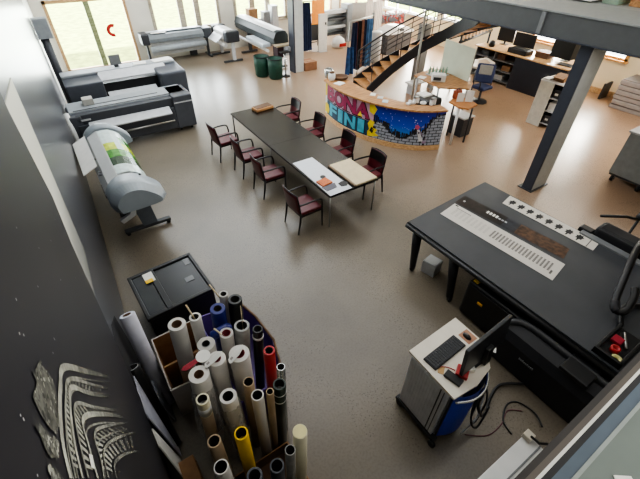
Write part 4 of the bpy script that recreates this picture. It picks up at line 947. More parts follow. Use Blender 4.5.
for k, (x, y, c, l) in enumerate([(13.7, 15.0, (170, 60, 60), 'red flower pot cluster left on the machine behind the stairs'), (14.4, 14.9, (190, 90, 80), 'reddish plant right behind the stairs')]):
    b = thing('potted_plant', l, 'plant', (x, y, 0)); MB().lathe([(.13, 0), (.18, .35), (.16, .35), (0, .3)], (x, y, 0), LGREY, 14).build('pot', b)
    f = MB(); mm = M('leaf_red_%d' % k, c, .7, var=.4, scale=20)
    for q in range(60):
        a, h = random.uniform(0, 2 * PI), random.uniform(.35, 1.25); rr = random.uniform(.05, .32); cc = V((x + rr * math.cos(a), y + rr * math.sin(a), h)); u = V((random.uniform(-1, 1), random.uniform(-1, 1), random.uniform(-.3, 1))).normalized() * .09; w = u.cross(V((.3, .5, .8))).normalized() * .04
        f.face([cc - u, cc + w, cc + u, cc - w], mm)
    f.cyl((x, y, .3), (x, y, 1.1), .02, DKRAFT, n=6); f.build('foliage', b)
b = thing('red_white_bags', 'white plastic bag with red print on the floor before the upright machine', 'bag', (11.2, 15.3, 0))
MB().lathe([(.0, 0), (.26, .02), (.32, .15), (.26, .36), (.12, .46), (0, .44)], (11.2, 15.3, 0), WHITE, 12).build('bag', b); MB().box(11.05, 11.4, 14.96, 15.0, .1, .24, RED, .01).build('red_mark', b)
b = thing('white_bench', 'low white bench under the curved stairs', 'bench', (10.3, 9.3, 0)); bx('bench_top', b, 9.7, 10.9, 9.0, 9.35, .32, .38, WHITE, .01)
for x in (9.8, 10.8): bx('leg', b, x - .03, x + .03, 9.05, 9.3, 0, .32, LGREY, .005)

# ---------------------------------------------------------------- black cutting table (right foreground)
T = thing('cutting_table', 'large black flatbed cutting table in the right foreground', 'table', (5.0, 1.7, 0))
PZ = .85
TOPM = M('table_slate', (66, 68, 72), .5, var=.1, scale=3)
tp = [(3.90, 3.21), (5.96, 3.33), (6.06, .1), (3.96, -.3)]
MB().prism(tp, 'z', PZ - .03, PZ, TOPM).build('bed', T)
b = MB(); rim = [(3.90, 3.21), (5.96, 3.33), (6.06, .1), (3.96, -.3)]
b.tube([(3.90, 3.21, PZ - .05), (5.96, 3.33, PZ - .05)], .04, BLACK, 10); b.tube([(3.88, 3.22, PZ - .06), (3.94, -.3, PZ - .06)], .04, BLACK, 10); b.build('rim', T)
b = MB(); b.prism([(3.97, 3.1), (5.9, 3.2), (6.0, .1), (4.0, -.3)], 'z', PZ - .16, PZ - .03, BLACK); b.build('under_frame', T)
for x, y in ((3.98, 3.05), (5.85, 3.15)):
    b = MB(); b.tube([(x - .1, y - .13, .07), (x, y, PZ - .12)], [.05, .085], BLACK, 10); lg = b.build('leg', T); MB().cyl((x - .1, y - .15, .04), (x - .1, y - .10, .04), .04, BLACK, n=14).build('castor', lg)
b = MB(); b.tube([(3.90, 2.12, .07), (4.0, 2.3, PZ - .12)], [.05, .085], BLACK, 10); lg = b.build('leg', T); MB().cyl((3.89, 2.08, .04), (3.89, 2.13, .04), .04, BLACK, n=14).build('castor', lg)
for y in (.1,): 
    MB().tube([(5.85, y + .3, .05), (5.85, y + .35, PZ - .12)], [.05, .08], BLACK, 10).build('leg', T)
bx('rear_rail', T, 5.95, 6.07, -.1, 1.55, PZ - .06, PZ + .03, GREY, .008)['label'] = 'grey rail along the back edge'
# gantry head on back edge
G = thing('cutter_head', 'black rounded cutter head at the back edge of the cutting table', 'machine', (6.15, 1.2, PZ - .06)); MB().box(6.08, 6.38, .75, 1.42, .72, 1.02, SOFTBLACK, .06, seg=3).build('head_cover', G); MB().box(6.05, 6.2, 1.42, 1.62, .78, .9, BLACK, .02).build('bracket', G)
# base cabinet: two big black boxes under/in front of the table
K = thing('vacuum_cabinet', 'large black cabinet tucked under the front of the cutting table', 'cabinet', (4.2, 1.0, 0))
MB().box(3.86, 4.5, .95, 1.90, .03, .67, BLACK, .03).build('cabinet_body', K); MB().box(3.845, 3.86, 1.0, 1.86, .06, .63, M('front_black', (14, 14, 15), .35), .004).build('front_panel', K); MB().box(3.83, 3.86, 1.58, 1.66, .42, .46, M('amber_tag', (220, 160, 20), .4), .004).build('warning_tag', K)['label'] = 'small yellow tag'
MB().box(3.9, 3.96, 1.78, 1.86, .67, .69, YELLOW, .004).build('clip', K)
Q = thing('machine_cover', 'rounded black machine housing with grey badge in front of the cutting table', 'machine', (3.75, .5, 0))
MB().prism([(3.62, .02), (3.60, .5), (3.66, .62), (3.78, .68), (4.1, .68), (4.1, .02)], 'y', -.35, 1.12, SOFTBLACK).build('housing', Q)
MB().tube(smooth([(3.70, 1.13, .08), (3.66, 1.13, .5), (3.74, 1.12, .66), (3.84, .9, .70), (3.84, .3, .70), (3.84, -.3, .70)], 6), .045, M('edge_grey_black', (46, 46, 48), .5), 10).build('rounded_edge', Q)
b = MB()
for k in range(9):      # scribbled maker's badge
    y = .79 - k * .022; h = [.03, .022, .034, .02, .022, .03, .02, .024, .03][k]; b.box(3.585, 3.597, y - .008, y + .008, .37, .37 + h, GREY, .002)
b.build('badge', Q)['label'] = 'small grey lettering badge'
MB().box(3.6, 4.0, .1, .42, .68, .74, BLACK, .015).build('lid', Q)
# prints on the bed
def print_quad(name, pts, m, z=PZ): return MB().prism(pts, 'z', z, z + .004, m)
b = print_quad('w', [(5.64, 2.72), (5.95, 2.79), (6.02, 1.25), (5.73, 1.21)], M('strip_white', (214, 208, 198), .6, var=.03))
A0, A1, C0, C1 = V((5.64, 2.72, 0)), V((5.95, 2.79, 0)), V((5.73, 1.21, 0)), V((6.02, 1.25, 0))
for k in range(8):
    t_ = (k + .75) / 9.3; c = A0.lerp(C0, t_).lerp(A1.lerp(C1, t_), .5); pts = []
    for q in range(14):
        a = 2 * PI * q / 14; rr = .075 if q % 2 else .05; pts.append((c.x + math.cos(a) * rr * 1.15, c.y + math.sin(a) * rr * .85, PZ + .0055))
    b.face(pts, SOFTBLACK); b.face([(c.x - .11, c.y - .012, PZ + .0055), (c.x - .05, c.y - .012, PZ + .0055), (c.x - .05, c.y + .012, PZ + .0055), (c.x - .11, c.y + .012, PZ + .0055)], SOFTBLACK)
a, c = A0.lerp(C0, .93), A1.lerp(C1, .93); b.face([(a.x, a.y + .006, PZ + .0055), (c.x, c.y + .006, PZ + .0055), (c.x, c.y - .006, PZ + .0055), (a.x, a.y - .006, PZ + .0055)], DARK)
tag(b.build('printed_strip', recalc=False), 'white strip with eight black emblems at the back of the cutting table', 'print')
A0, A1, C0, C1 = V((4.50, 3.09, 0)), V((4.93, 3.16, 0)), V((4.64, 1.19, 0)), V((5.09, 1.27, 0))
b = print_quad('l', [(4.50, 3.09), (4.93, 3.16), (5.09, 1.27), (4.64, 1.19)], M('sheet_offwhite', (206, 200, 192), .6, var=.03))
INKG = M('print_ink_grey', (96, 92, 90), .6); INKL = M('print_ink_pale', (168, 162, 156), .6)
def bl(u, w): p = A0.lerp(C0, u).lerp(A1.lerp(C1, u), w); return (p.x, p.y, PZ + .0055)
for k in range(18):
    u = .44 + k * .0285
    for q in range(7):
        w = .3 + q * .065
        b.face([bl(u, w), bl(u + .015, w), bl(u + .015, w + .05), bl(u, w + .05)], INKG)
for k in range(9):
    u = .06 + k * .04
    for q in range(10): w = .3 + q * .05; b.face([bl(u, w), bl(u + .022, w), bl(u + .022, w + .018), bl(u, w + .018)], INKL)
b.face([bl(.02, .9), bl(.05, .9), bl(.05, .97), bl(.02, .97)], SOFTBLACK); b.face([bl(.05, .80), bl(.2, .80), bl(.2, .83), bl(.05, .83)], INKG); b.face([bl(.95, .2), bl(.965, .2), bl(.965, .4), bl(.95, .4)], INKG)
tag(b.build('printed_sheet', recalc=False), 'long off white sheet printed with columns of small text on the cutting table', 'print')
A0, A1, C0, C1 = V((4.97, 3.18, 0)), V((5.27, 3.23, 0)), V((5.18, 1.35, 0)), V((5.47, 1.42, 0))
b = MB(); NQ = 24
DP = [M('photo_dark', (34, 26, 24), .3, var=.5, scale=12), M('photo_slate', (52, 54, 60), .3, var=.4, scale=12), M('photo_brown', (82, 58, 42), .3, var=.7, scale=14)]
for k in range(NQ):
    u0, u1 = k / NQ, (k + 1) / NQ; p = [A0.lerp(C0, u0), A0.lerp(C0, u1), A1.lerp(C1, u1), A1.lerp(C1, u0)]
    b.face([(q.x, q.y, PZ + .004) for q in p], DP[0] if u0 < .42 else DP[1] if u0 < .55 else DP[2])
for k in range(7):
    u = .28 + k * .03; s = 1 if k < 4 else .5; b.face([bl(u, .45), bl(u + .02, .45), bl(u + .02, .45 + .25 * s), bl(u, .45 + .25 * s)], PAPER if k < 4 else LGREY)
b.face([bl(.04, .4), bl(.06, .4), bl(.06, .55), bl(.04, .55)], LGREY)
tag(b.build('photo_print', recalc=False), 'dark brown photographic strip on the cutting table beside the text sheet', 'print')
# black hose arm
h = thing('hose_arm', 'thick curved black hose arm hanging over the right of the cutting table', 'hose', (5.6, .7, PZ))
hp_ = smooth([(6.15, .72, PZ), (6.1, .78, 1.2), (5.55, .76, 1.36), (5.0, .62, 1.26), (4.68, .50, 1.08), (4.60, .42, 1.03), (4.68, .36, 1.05), (4.9, .40, 1.1), (5.02, .46, 1.14)], 7)
MB().tube(hp_, .042, BLACK, 12).build('hose', h); MB().tube(hp_[28:36], .052, SOFTBLACK, 12).build('sleeve', h)
rr = smooth([(6.35, .95, 1.02), (6.5, 1.05, 1.15), (6.75, 1.0, 1.2)], 5)
s_ = thing('task_lamp', 'black jointed lamp at the far right edge behind the cutting table', 'lamp', (6.75, 1.15, 0))
MB().lathe([(.2, 0), (.18, .03), (.02, .04), (.02, 1.0)], (6.85, 1.15, 0), BLACK, 16).build('stand', s_); MB().tube([(6.85, 1.15, 1.0), (6.55, 1.25, 1.12), (6.3, 1.5, 1.08)], .022, BLACK, 8).build('arm', s_); MB().lathe([(.0, .0), (.07, .02), (.05, .1), (0, .12)], (6.9, 1.15, 1.0), DARK, 14).build('head', s_)
# clutter at the near end of the bed
c_ = thing('tool_caddy', 'black tool tray full of odds and ends at the near end of the cutting table', 'tray', (4.25, .2, PZ))
MB().box(3.98, 4.6, .02, .06, PZ, PZ + .09, BLACK, .01).build('tray_side', c_); MB().box(3.98, 4.6, .28, .32, PZ, PZ + .07, BLACK, .01).build('tray_side', c_); MB().box(3.98, 4.6, .02, .32, PZ, PZ + .012, BLACK, .004).build('tray_base', c_); MB().box(3.98, 4.02, .02, .32, PZ, PZ + .09, BLACK, .01).build('tray_side', c_)
tag(MB().lathe([(.05, 0), (.05, .06), (.03, .06), (.03, 0)], (4.18, .17, PZ + .012), RED, 16).build('tape_roll'), 'red tape roll in the tool tray at the near end of the cutting table', 'tape')
tag(MB().lathe([(.055, 0), (.055, .03), (.03, .03), (.03, 0)], (4.08, .10, PZ + .012), M('pale_yellow', (222, 214, 150), .5), 16).build('tape_roll'), 'pale yellow tape roll in the tool tray beside the red one', 'tape')
tag(MB().tube([(4.3, .1, PZ + .03), (4.5, .22, PZ + .05)], .018, STEEL, 8).build('hand_tool'), 'silver hand tool lying in the tool tray', 'tool')
tag(MB().box(4.28, 4.4, .16, .27, PZ + .012, PZ + .06, CRIMSON, .01).build('small_box'), 'small crimson box in the tool tray', 'box')
tag(MB().tube(smooth([(4.6, .3, PZ + .03), (4.9, .42, PZ + .06), (5.2, .3, PZ + .03), (5.5, .45, PZ + .03), (5.8, .4, PZ + .03)], 5), .028, BLACK, 8).build('cable'), 'black cable running along the right end of the cutting table', 'cable')
b = thing('carton', 'small white and grey box on the floor under the left end of the cutting table', 'box', (4.15, 2.75, 0)); MB().box(4.02, 4.26, 2.62, 2.86, 0, .24, LGREY, .006, RZ(4.14, 2.74, .2)).build('carton_body', b); MB().box(4.04, 4.24, 2.64, 2.84, .24, .245, WHITE, 0, RZ(4.14, 2.74, .2)).build('lid', b)

# ---------------------------------------------------------------- computer cart
K = thing('computer_cart', 'white topped cart with ribbed grey side and blue front', 'cart', (2.45, 1.05, 0))
CZ = 1.07
MB().prism([(2.10, 1.37), (2.86, 1.40), (2.86, .96), (2.66, .76), (2.4, .71), (2.09, .74)], 'z', CZ - .03, CZ, M('cart_white', (226, 218, 204), .45, var=.03)).build('cart_top', K)
MB().prism([(2.13, 1.33), (2.80, 1.36), (2.80, 1.0), (2.56, .84), (2.13, .78)], 'z', .12, CZ - .03, M('cart_grey', (96, 98, 102), .4)).build('cart_body', K)
b = MB(); b.box(2.095, 2.13, .80, 1.32, .12, CZ - .04, M('ribbed_grey', (206, 208, 210), .45), .004)
for k in range(14): b.box(2.091, 2.096, .815 + k * .036, .840 + k * .036, .14, CZ - .06, M('ribbed_grey', (206, 208, 210), .45), .002)
b.box(2.086, 2.096, .885, .895, .14, CZ - .06, DARK); b.box(2.086, 2.096, .845, .85, .14, CZ - .06, DARK)
b.build('ribbed_side', K)['label'] = 'grey ribbed side panel'
b = MB(); fp_ = smooth([(2.13, .755, 0), (2.3, .68, 0), (2.5, .69, 0), (2.68, .80, 0), (2.80, .98, 0)], 5)
for k in range(len(fp_) - 1):
    p, q = fp_[k], fp_[k + 1]; b.face([(p.x, p.y, .14), (q.x, q.y, .14), (q.x, q.y, CZ - .05), (p.x, p.y, CZ - .05)], BLUE, True)
b.build('blue_front', K, recalc=False)['label'] = 'curved blue front panel'
MB().tube([(p.x, p.y - .03, CZ - .10) for p in fp_], .014, CHROME, 8).build('push_rail', K)
b = MB(); b.box(2.07, 2.14, .73, 1.36, .08, .13, BLACK, .008); b.box(2.72, 2.79, .95, 1.36, .08, .13, BLACK, .008); b.build('base_frame', K)
for x, y in ((2.10, 1.30), (2.07, .74), (2.75, 1.3), (2.70, .96)): MB().cyl((x - .02, y, .045), (x + .02, y, .045), .045, BLACK, n=14).build('castor', K)
kb = thing('keyboard', 'black keyboard on the white cart top', 'keyboard', (2.4, 1.17, CZ)); ma = RZ(2.4, 1.16, .06)
MB().box(2.15, 2.65, 1.06, 1.23, CZ, CZ + .02, BLACK, .006, ma).build('keyboard_body', kb)
b = MB()
for i in range(15):
    for j in range(5): b.box(2.165 + i * .032, 2.192 + i * .032, 1.072 + j * .030, 1.097 + j * .030, CZ + .02, CZ + .027, DARK, .0, ma)
b.build('keys', kb)
mo = thing('computer_mouse', 'black mouse right of the keyboard on the cart', 'mouse', (2.76, 1.14, CZ)); b = MB(); b.lathe([(.0, 0), (.032, .002), (.034, .015), (.022, .032), (0, .036)], (0, 0, 0), BLACK, 16)
for v in b.bm.verts: v.co = V((v.co.x + 2.76, v.co.y * 1.6 + 1.15, v.co.z + CZ))
b.build('mouse_body', mo); MB().cyl((2.76, 1.175, CZ + .028), (2.76, 1.19, CZ + .028), .006, DARK, n=8).build('scroll_wheel', mo)
tag(MB().box(2.70, 2.84, 1.07, 1.22, CZ, CZ + .003, M('mouse_pad', (176, 130, 104), .7), 0).build('mouse_mat'), 'small tan mat under the mouse on the cart', 'mat')
mn = thing('computer_monitor', 'dark flat monitor standing on the cart, leaning over the keyboard', 'monitor', (2.65, .87, CZ))
mt = Matrix.Translation((2.65, .87, CZ)) @ Matrix.Rotation(.05, 4, 'Z') @ Matrix.Rotation(-.1, 4, 'X')
MB().box(-.36, .36, -.02, .02, .06, .45, M('screen_grey', (44, 46, 50), .35), .008, mt).build('screen', mn)['label'] = 'matte dark grey screen'
MB().box(-.34, .34, .02, .021, .09, .43, M('screen_face', (58, 60, 66), .3), 0, mt).build('display', mn)
MB().box(-.05, .05, -.07, -.02, .02, .26, BLACK, .008, mt).build('neck', mn); MB().box(2.52, 2.76, .84, .95, CZ, CZ + .015, BLACK, .006).build('foot', mn)
tag(MB().box(2.20, 2.29, .80, .98, CZ, CZ + .03, BLACK, .006, RZ(2.25, .88, .2)).build('black_device'), 'black slim device at the front corner of the cart beside the monitor', 'device')
tag(MB().box(2.30, 2.43, .82, .94, CZ, CZ + .05, RED, .006, RZ(2.36, .88, .5)).build('red_pack'), 'red and white pack lying below the monitor on the cart', 'pack')
tag(MB().box(2.42, 2.5, .835, .90, CZ, CZ + .06, PAPER, .004, RZ(2.45, .87, -.4)).build('white_pack'), 'white small pack right of the red pack on the cart', 'pack')
tag(MB().box(2.62, 2.82, .88, 1.0, CZ + .0, CZ + .02, M('leaflet_bluewhite', (170, 186, 214), .5), .003, RZ(2.7, .94, .6)).build('leaflet'), 'blue and white leaflet behind the monitor on the cart', 'leaflet')
tag(MB().box(2.80, 2.98, .86, 1.0, CZ - .0, CZ + .004, PAPER, 0, RZ(2.86, .94, .6)).build('leaflet'), 'white leaflet with red line sticking out past the cart corner', 'leaflet')
tag(MB().tube(smooth([(2.22, 1.06, CZ + .004), (2.28, 1.02, CZ + .004), (2.31, .98, CZ + .004), (2.33, .94, CZ + .006)], 4), .005, RED, 6).build('cable'), 'thin red cable from the keyboard to the monitor', 'cable')
tag(MB().box(2.18, 2.27, .98, 1.04, CZ, CZ + .004, M('tan_card', (186, 150, 104), .7), 0, RZ(2.2, 1, .6)).build('card'), 'small tan card on the cart top below the keyboard', 'card')
# cables
CB = [([(2.62, .84, 1.0), (2.6, .70, .9), (2.55, .66, .6), (2.65, .6, .3), (2.85, .62, .1), (3.1, .72, .03), (3.35, .76, .03), (3.6, .60, .05)], .018, BLACK, 'thick black cable curving from the cart across the floor to the housing'),
      ([(2.55, .80, 1.02), (2.45, .66, .8), (2.42, .62, .5), (2.55, .60, .25), (2.7, .64, .5), (2.62, .7, .8), (2.5, .68, .6), (2.46, .6, .35), (2.6, .56, .15), (2.75, .6, .4)], .011, SOFTBLACK, 'looped black cables hanging in a tangle from the cart'),
      ([(2.66, .88, 1.02), (2.68, .76, .9), (2.7, .7, .6), (2.6, .62, .4), (2.5, .6, .3), (2.4, .62, .1)], .009, LGREY, 'thin pale cable hanging from the cart corner'),
      ([(2.48, .60, .02), (2.7, .45, .01), (2.95, .44, .01), (3.15, .5, .01), (3.3, .4, .01)], .006, M('cable_plum', (96, 50, 62), .5), 'thin reddish cable lying on the floor below the cart'),
      ([(2.95, .30, .01), (3.0, .45, .01), (3.2, .55, .01), (3.35, .5, .01), (3.4, .3, .02), (3.3, .15, .05)], .010, BLACK, 'black cable looped on the floor by the white cabinet')]
for pts, r_, m, l in CB: tag(MB().tube(smooth(pts, 6), r_, m, 8).build('cable'), l, 'cable')
w = thing('storage_cabinet', 'white cabinet top with a black hinge at the bottom right', 'cabinet', (2.05, -.2, 0))
bx('cabinet_body', w, 1.55, 2.42, -.45, .155, .05, .965, LGREY, .006); bx('cabinet_top', w, 1.53, 2.44, -.47, .17, .965, 1.0, WHITE, .006); bx('plinth', w, 1.58, 2.40, -.43, .14, 0, .05, DARK, .002)
bx('end_block', w, 2.37, 2.45, .10, .18, 1.0, 1.06, M('beige_block', (206, 198, 182), .5), .006)
b = MB(); b.tube([(2.40, .12, 1.07), (2.44, .05, 1.02), (2.5, .0, 1.02)], .012, BLACK, 8); b.build('hinge', w)
bx('inner_edge', w, 1.53, 2.44, .02, .035, 1.0, 1.012, GREY, .002)

# ---------------------------------------------------------------- small black printer on the floor
P = thing('floor_printer', 'black large office printer with smoked lid standing on the floor by the rolls', 'printer', (.29, 4.1, 0), .03)
pm = RZ(.29, 4.1, .06)
PB = M('printer_black', (26, 27, 30), .4)
MB().box(-.15, .73, 3.70, 4.56, .06, .64, PB, .015, pm).build('printer_body', P)
b = MB(); z = .66
b.box(-.17, .75, 3.68, 3.74, .64, .70, PB, .012, pm); b.box(-.17, .75, 4.52, 4.58, .64, .70, PB, .012, pm); b.box(-.17, -.12, 3.7, 4.56, .64, .70, PB, .012, pm); b.box(.70, .75, 3.7, 4.56, .64, .70, PB, .012, pm); b.box(.10, .18, 3.7, 4.56, .64, .705, PB, .008, pm); b.build('top_frame', P)
MB().box(-.12, .10, 3.74, 4.52, .65, .685, M('smoked_lid', (54, 57, 62), .22), .006, pm).build('smoked_lid', P)
MB().box(.18, .70, 3.74, 4.52, .65, .675, M('lid_dark', (20, 21, 25), .3), .006, pm).build('scanner_lid', P)
MB().box(.02, .15, 4.30, 4.50, .705, .709, PAPER, 0, pm).build('white_label', P); MB().box(.02, .12, 4.29, 4.36, .7095, .711, YELLOW, 0, pm).build('yellow_label', P)
MB().box(.60, .68, 4.36, 4.5, .676, .68, GREY, 0, pm).build('badge_plate', P); MB().box(.48, .6, 4.02, 4.12, .676, .682, GREY, .002, pm).build('latch', P)
for x, y in ((-.1, 3.76), (.68, 3.76), (-.1, 4.5), (.68, 4.5)): MB().box(x - .04, x + .04, y - .04, y + .04, 0, .06, BLACK, .005, pm).build('foot', P)

# ---------------------------------------------------------------- bins of rolls
def open_box(root, name, poly, z0, z1, m, mi_, th=.02, base=True):
    b = MB(); c = V((sum(p[0] for p in poly) / len(poly), sum(p[1] for p in poly) / len(poly), 0)); n = len(poly)
    O = [V((x, y, 0)) for x, y in poly]; I = [c + (p - c) * (1 - th / (p - c).length) for p in O]
    up_ = lambda p, z: b.bm.verts.new((p.x, p.y, z))
    o0 = [up_(p, z0) for p in O]; o1 = [up_(p, z1) for p in O]; i1 = [up_(p, z1) for p in I]; i0 = [up_(p, z0 + .012) for p in I]
    for k in range(n):
        j = (k + 1) % n
        for q, mm in (((o0[k], o0[j], o1[j], o1[k]), m), ((o1[k], o1[j], i1[j], i1[k]), m), ((i1[k], i1[j], i0[j], i0[k]), mi_)): b.bm.faces.new(q).material_index = b.mi(mm)
    b.bm.faces.new(i0).material_index = b.mi(mi_); b.bm.faces.new(o0[::-1]).material_index = b.mi(m)
    return b.build(name, root)
b = thing('cardboard_bin', 'open cardboard box with white rim holding the far white rolls', 'box', (.15, 2.95, 0))
open_box(b, 'box_walls', [(-.19, 2.62), (.395, 2.58), (.40, 3.44), (-.19, 3.42)], 0, .60, M('box_white_out', (176, 168, 160), .7), KRAFT, .025)
bx('divider', b, -.17, .37, 3.0, 3.02, .015, .52, KRAFT, 0)
b = thing('purple_bin', 'dark purple bin with brown rim holding rolls, on the right of the bundle', 'bin', (.75, 2.7, 0))
open_box(b, 'bin_walls', [(.41, 2.08), (.86, 2.08), (1.0, 2.3), (1.08, 2.6), (1.05, 3.05), (.97, 3.4), (.41, 3.45)], 0, .58, PURPLE, PURPLE, .02)
MB().tube([(.86, 2.08, .585), (1.0, 2.3, .585), (1.08, 2.6, .585), (1.05, 3.05, .585), (.97, 3.4, .585)], .016, DKRAFT, 6).build('rim', b)
b = thing('cardboard_bin', 'low kraft box holding the nearest tubes', 'box', (.3, 1.2, 0))
open_box(b, 'box_walls', [(-.11, .98), (.69, .98), (.69, 1.6), (-.11, 1.6)], 0, .22, KRAFT, DKRAFT, .02); bx('flap', b, -.13, -.11, 1.0, 1.58, .12, .22, KRAFT, 0)

ZT = 1.35
VW = M('roll_white', (216, 212, 206), .4, var=.04); VG = M('roll_grey_white', (180, 176, 170), .4, var=.08); VK = M('tube_kraft', (168, 146, 118), .7, var=.1); VC = M('roll_clear', (150, 150, 146), .25, var=.2)
DGREEN = M('dark_green_vinyl', (40, 54, 46), .3, var=.1); TUBEBLK = M('tube_black', (20, 20, 21), .35); SLATE = M('tube_slate', (78, 80, 86), .4)
# (x top, y top, x bottom, y bottom, outer radius, bore ratio, skin, core, label)
ROLLS = [
 (.122, 2.825, .03, 2.841, .090, .52, VW, BROWNCORE, 'thick white roll at the far left of the bundle next to the black printer', None),
 (.313, 2.813, .267, 2.821, .062, .62, VW, DCORE, 'white roll with a wooden stick in its core behind the blue one, left', None),
 (.556, 2.788, .48, 2.832, .082, .52, ROYAL, DCORE, 'roll in shiny royal blue wrap at the back of the bundle', None),
 (.768, 2.808, .68, 2.851, .078, .62, TUBEBLK, DCORE, 'fat black roll at the far right back of the bundle', None),
 (.690, 2.950, .62, 2.99, .052, .62, VG, DCORE, 'slim grey roll just behind the fat black roll', None),
 (.680, 2.438, .58, 2.484, .080, .68, VC, DCORE, 'wide bored translucent roll left of the slim black tube', None),
 (.800, 2.310, .72, 2.345, .054, .72, TUBEBLK, DCORE, 'slim black tube with a white tape ring near the red tube', 'ring'),
 (.510, 2.440, .44, 2.46, .070, .55, VG, RCORE, 'grey white roll with red core behind the tagged rolls', None),
 (.290, 2.430, .238, 2.443, .088, .42, VG, DCORE, 'thick white roll with a grey end in the middle left of the bundle', None),
 (.315, 2.215, .272, 2.226, .086, .42, VW, RCORE, 'white roll with red core and a white paper tag, left of its twin', 'tag'),
 (.520, 2.150, .496, 2.158, .100, .5, VW, RCORE, 'fattest white roll with red core and a white paper tag', 'tag2'),
 (.780, 2.020, .75, 2.035, .058, .66, RED, DCORE, 'bright red tube at the right of the bundle', None),
 (.116, 2.150, .055, 2.16, .096, .42, VW, BROWNCORE, 'thick white roll with plastic sleeve at the left front of the bundle', 'sleeve'),
 (.058, 1.904, -.01, 1.915, .058, .72, CREAM, DCORE, 'cream tube with white tape band at the left front', 'band'),
 (.258, 1.806, .258, 1.803, .076, .62, VW, DCORE, 'white roll in crumpled clear sleeve in the middle front', 'sleeve2'),
 (.468, 1.830, .42, 1.85, .052, .76, VK, DCORE, 'kraft tube with dark bore left of the tall white tube', None),
 (.480, 1.672, .46, 1.68, .057, .76, VW, DCORE, 'tall white tube in front of the kraft tube', None),
 (.588, 1.64, .56, 1.66, .037, .7, VK, DCORE, 'thin kraft tube between the red and dark green tubes', None),
 (.790, 1.80, .76, 1.81, .042, .8, CHROME, DCORE, 'short silver ended tube behind the dark green tube', None),
 (.694, 1.655, .655, 1.69, .060, .74, DGREEN, DCORE, 'dark green tube with two white tape rings', 'rings'),
 (.221, 1.451, .20, 1.457, .058, .76, YELLOW, DCORE, 'bright yellow topped tube at the front of the bundle', 'yellow'),
 (.634, 1.195, .615, 1.206, .061, 0, CREAM, M('cap_yellow', (232, 222, 164), .5), 'tall cream tube with closed yellowish end at the lower right', None),
 (.012, 1.514, .001, 1.517, .056, .76, VK, DCORE, 'kraft tube second from the bottom at the left front', None),
 (-.014, 1.305, -.025, 1.307, .058, .8, VW, DCORE, 'white tube with dark bore at the bottom left of the bundle', None),
 (.176, 1.108, .135, 1.118, .062, .7, SLATE, DCORE, 'slate grey tube cut by the bottom edge of the picture', None),
 (.352, 1.074, .32, 1.09, .057, .74, SLATE, DCORE, 'dark grey tube right of the bottom slate tube', None),
 (.495, 1.116, .46, 1.132, .044, .78, VC, DCORE, 'thin translucent tube left of the closed cream tube', None)]
for (x, y, x0, y0, R_, br, sk, core, l, extra) in ROLLS:
    r = thing('vinyl_roll', l, 'roll', (x0, y0, .014), 0, 'rolls and tubes standing in the bins')
    T0 = V((x, y, ZT)); B0 = V((x0, y0, .016)); D = T0 - B0
    at_ = lambda t_: B0 + D * t_
    if br > 0: MB().pipe(B0, T0, R_, R_ * br, sk, core, 28, .3).build('roll_body', r)
    else:
        MB().cyl(B0, T0, R_, sk, n=28).build('roll_body', r); MB().cyl(at_(.9995), at_(1.002), R_ * .93, core, n=28).build('end_cap', r)['label'] = 'yellowish closed end'
    if 0 < br < .6 and sk is not ROYAL: MB().pipe(at_(.9), at_(1.004), R_ * br + .006, R_ * br - .001, GREY if core is DCORE else core, core, 20, .1).build('core_tube', r)
    if extra == 'ring': MB().tube([at_(.90), at_(.925)], R_ + .004, WHITE, 24).build('tape_ring', r)
    if extra == 'rings':
        for t_ in (.90, .80): MB().tube([at_(t_), at_(t_ + .008)], R_ + .002, WHITE, 24).build('tape_ring', r)
    if extra == 'band': MB().tube([at_(.84), at_(.92)], R_ + .002, WHITE, 24).build('tape_band', r); MB().tube([at_(.3), at_(.82)], R_ + .001, VK, 24).build('lower_tube', r)
    if extra == 'yellow': MB().tube([at_(.28), at_(.9)], R_ * .55, YELLOW, 20).build('inner_tube', r)
    if extra in ('sleeve', 'sleeve2'):
        SL = _mats.get('clear_sleeve') or M('clear_sleeve', (206, 204, 200), .25, alpha=.42)
        b = MB(); n = 28; rings = []
        for k in range(9):
            t_ = (.25 if extra == 'sleeve' else .3) + .62 * k / 8; c = at_(t_); rings.append([b.bm.verts.new(c + V((math.cos(2 * PI * j / n), math.sin(2 * PI * j / n), 0)) * (R_ + .006 + random.uniform(0, .018) + .05 * (1 - k / 8) * (1 if (math.cos(2 * PI * j / n) < -.3 and extra == 'sleeve') else .1))) for j in range(n)])
        i = b.mi(SL)
        for k in range(8):
            for j in range(n): f = b.bm.faces.new((rings[k][j], rings[k][(j + 1) % n], rings[k + 1][(j + 1) % n], rings[k + 1][j])); f.material_index = i; f.smooth = True
        b.build('clear_sleeve', r)
    if extra in ('tag', 'tag2'):
        c = T0 + V((-.045, -.01, .012)); a = math.radians(8 if extra == 'tag' else 20)
        def tagp(u, w, h=0): return c + V((math.cos(a) * u - math.sin(a) * w, math.sin(a) * u + math.cos(a) * w, .02 + .25 * u + h))
        pts = [(-.09, -.02), (-.07, -.034), (.02, -.038), (.09, -.026), (.115, 0), (.09, .022), (.02, .03), (-.07, .022)]
        b = MB(); A = [b.bm.verts.new(tagp(u, w)) for u, w in pts]; B2 = [b.bm.verts.new(tagp(u, w, -.004)) for u, w in pts]; i = b.mi(PAPER)
        b.bm.faces.new(A).material_index = i; b.bm.faces.new(B2[::-1]).material_index = i
        for k in range(8): b.bm.faces.new((A[k], B2[k], B2[(k + 1) % 8], A[(k + 1) % 8])).material_index = i
        b.face([tagp(-.06, -.012, .001), tagp(-.03, -.012, .001), tagp(-.03, .012, .001), tagp(-.06, .012, .001)], INKL)
        b.build('paper_tag', r)['label'] = 'white paper tag'
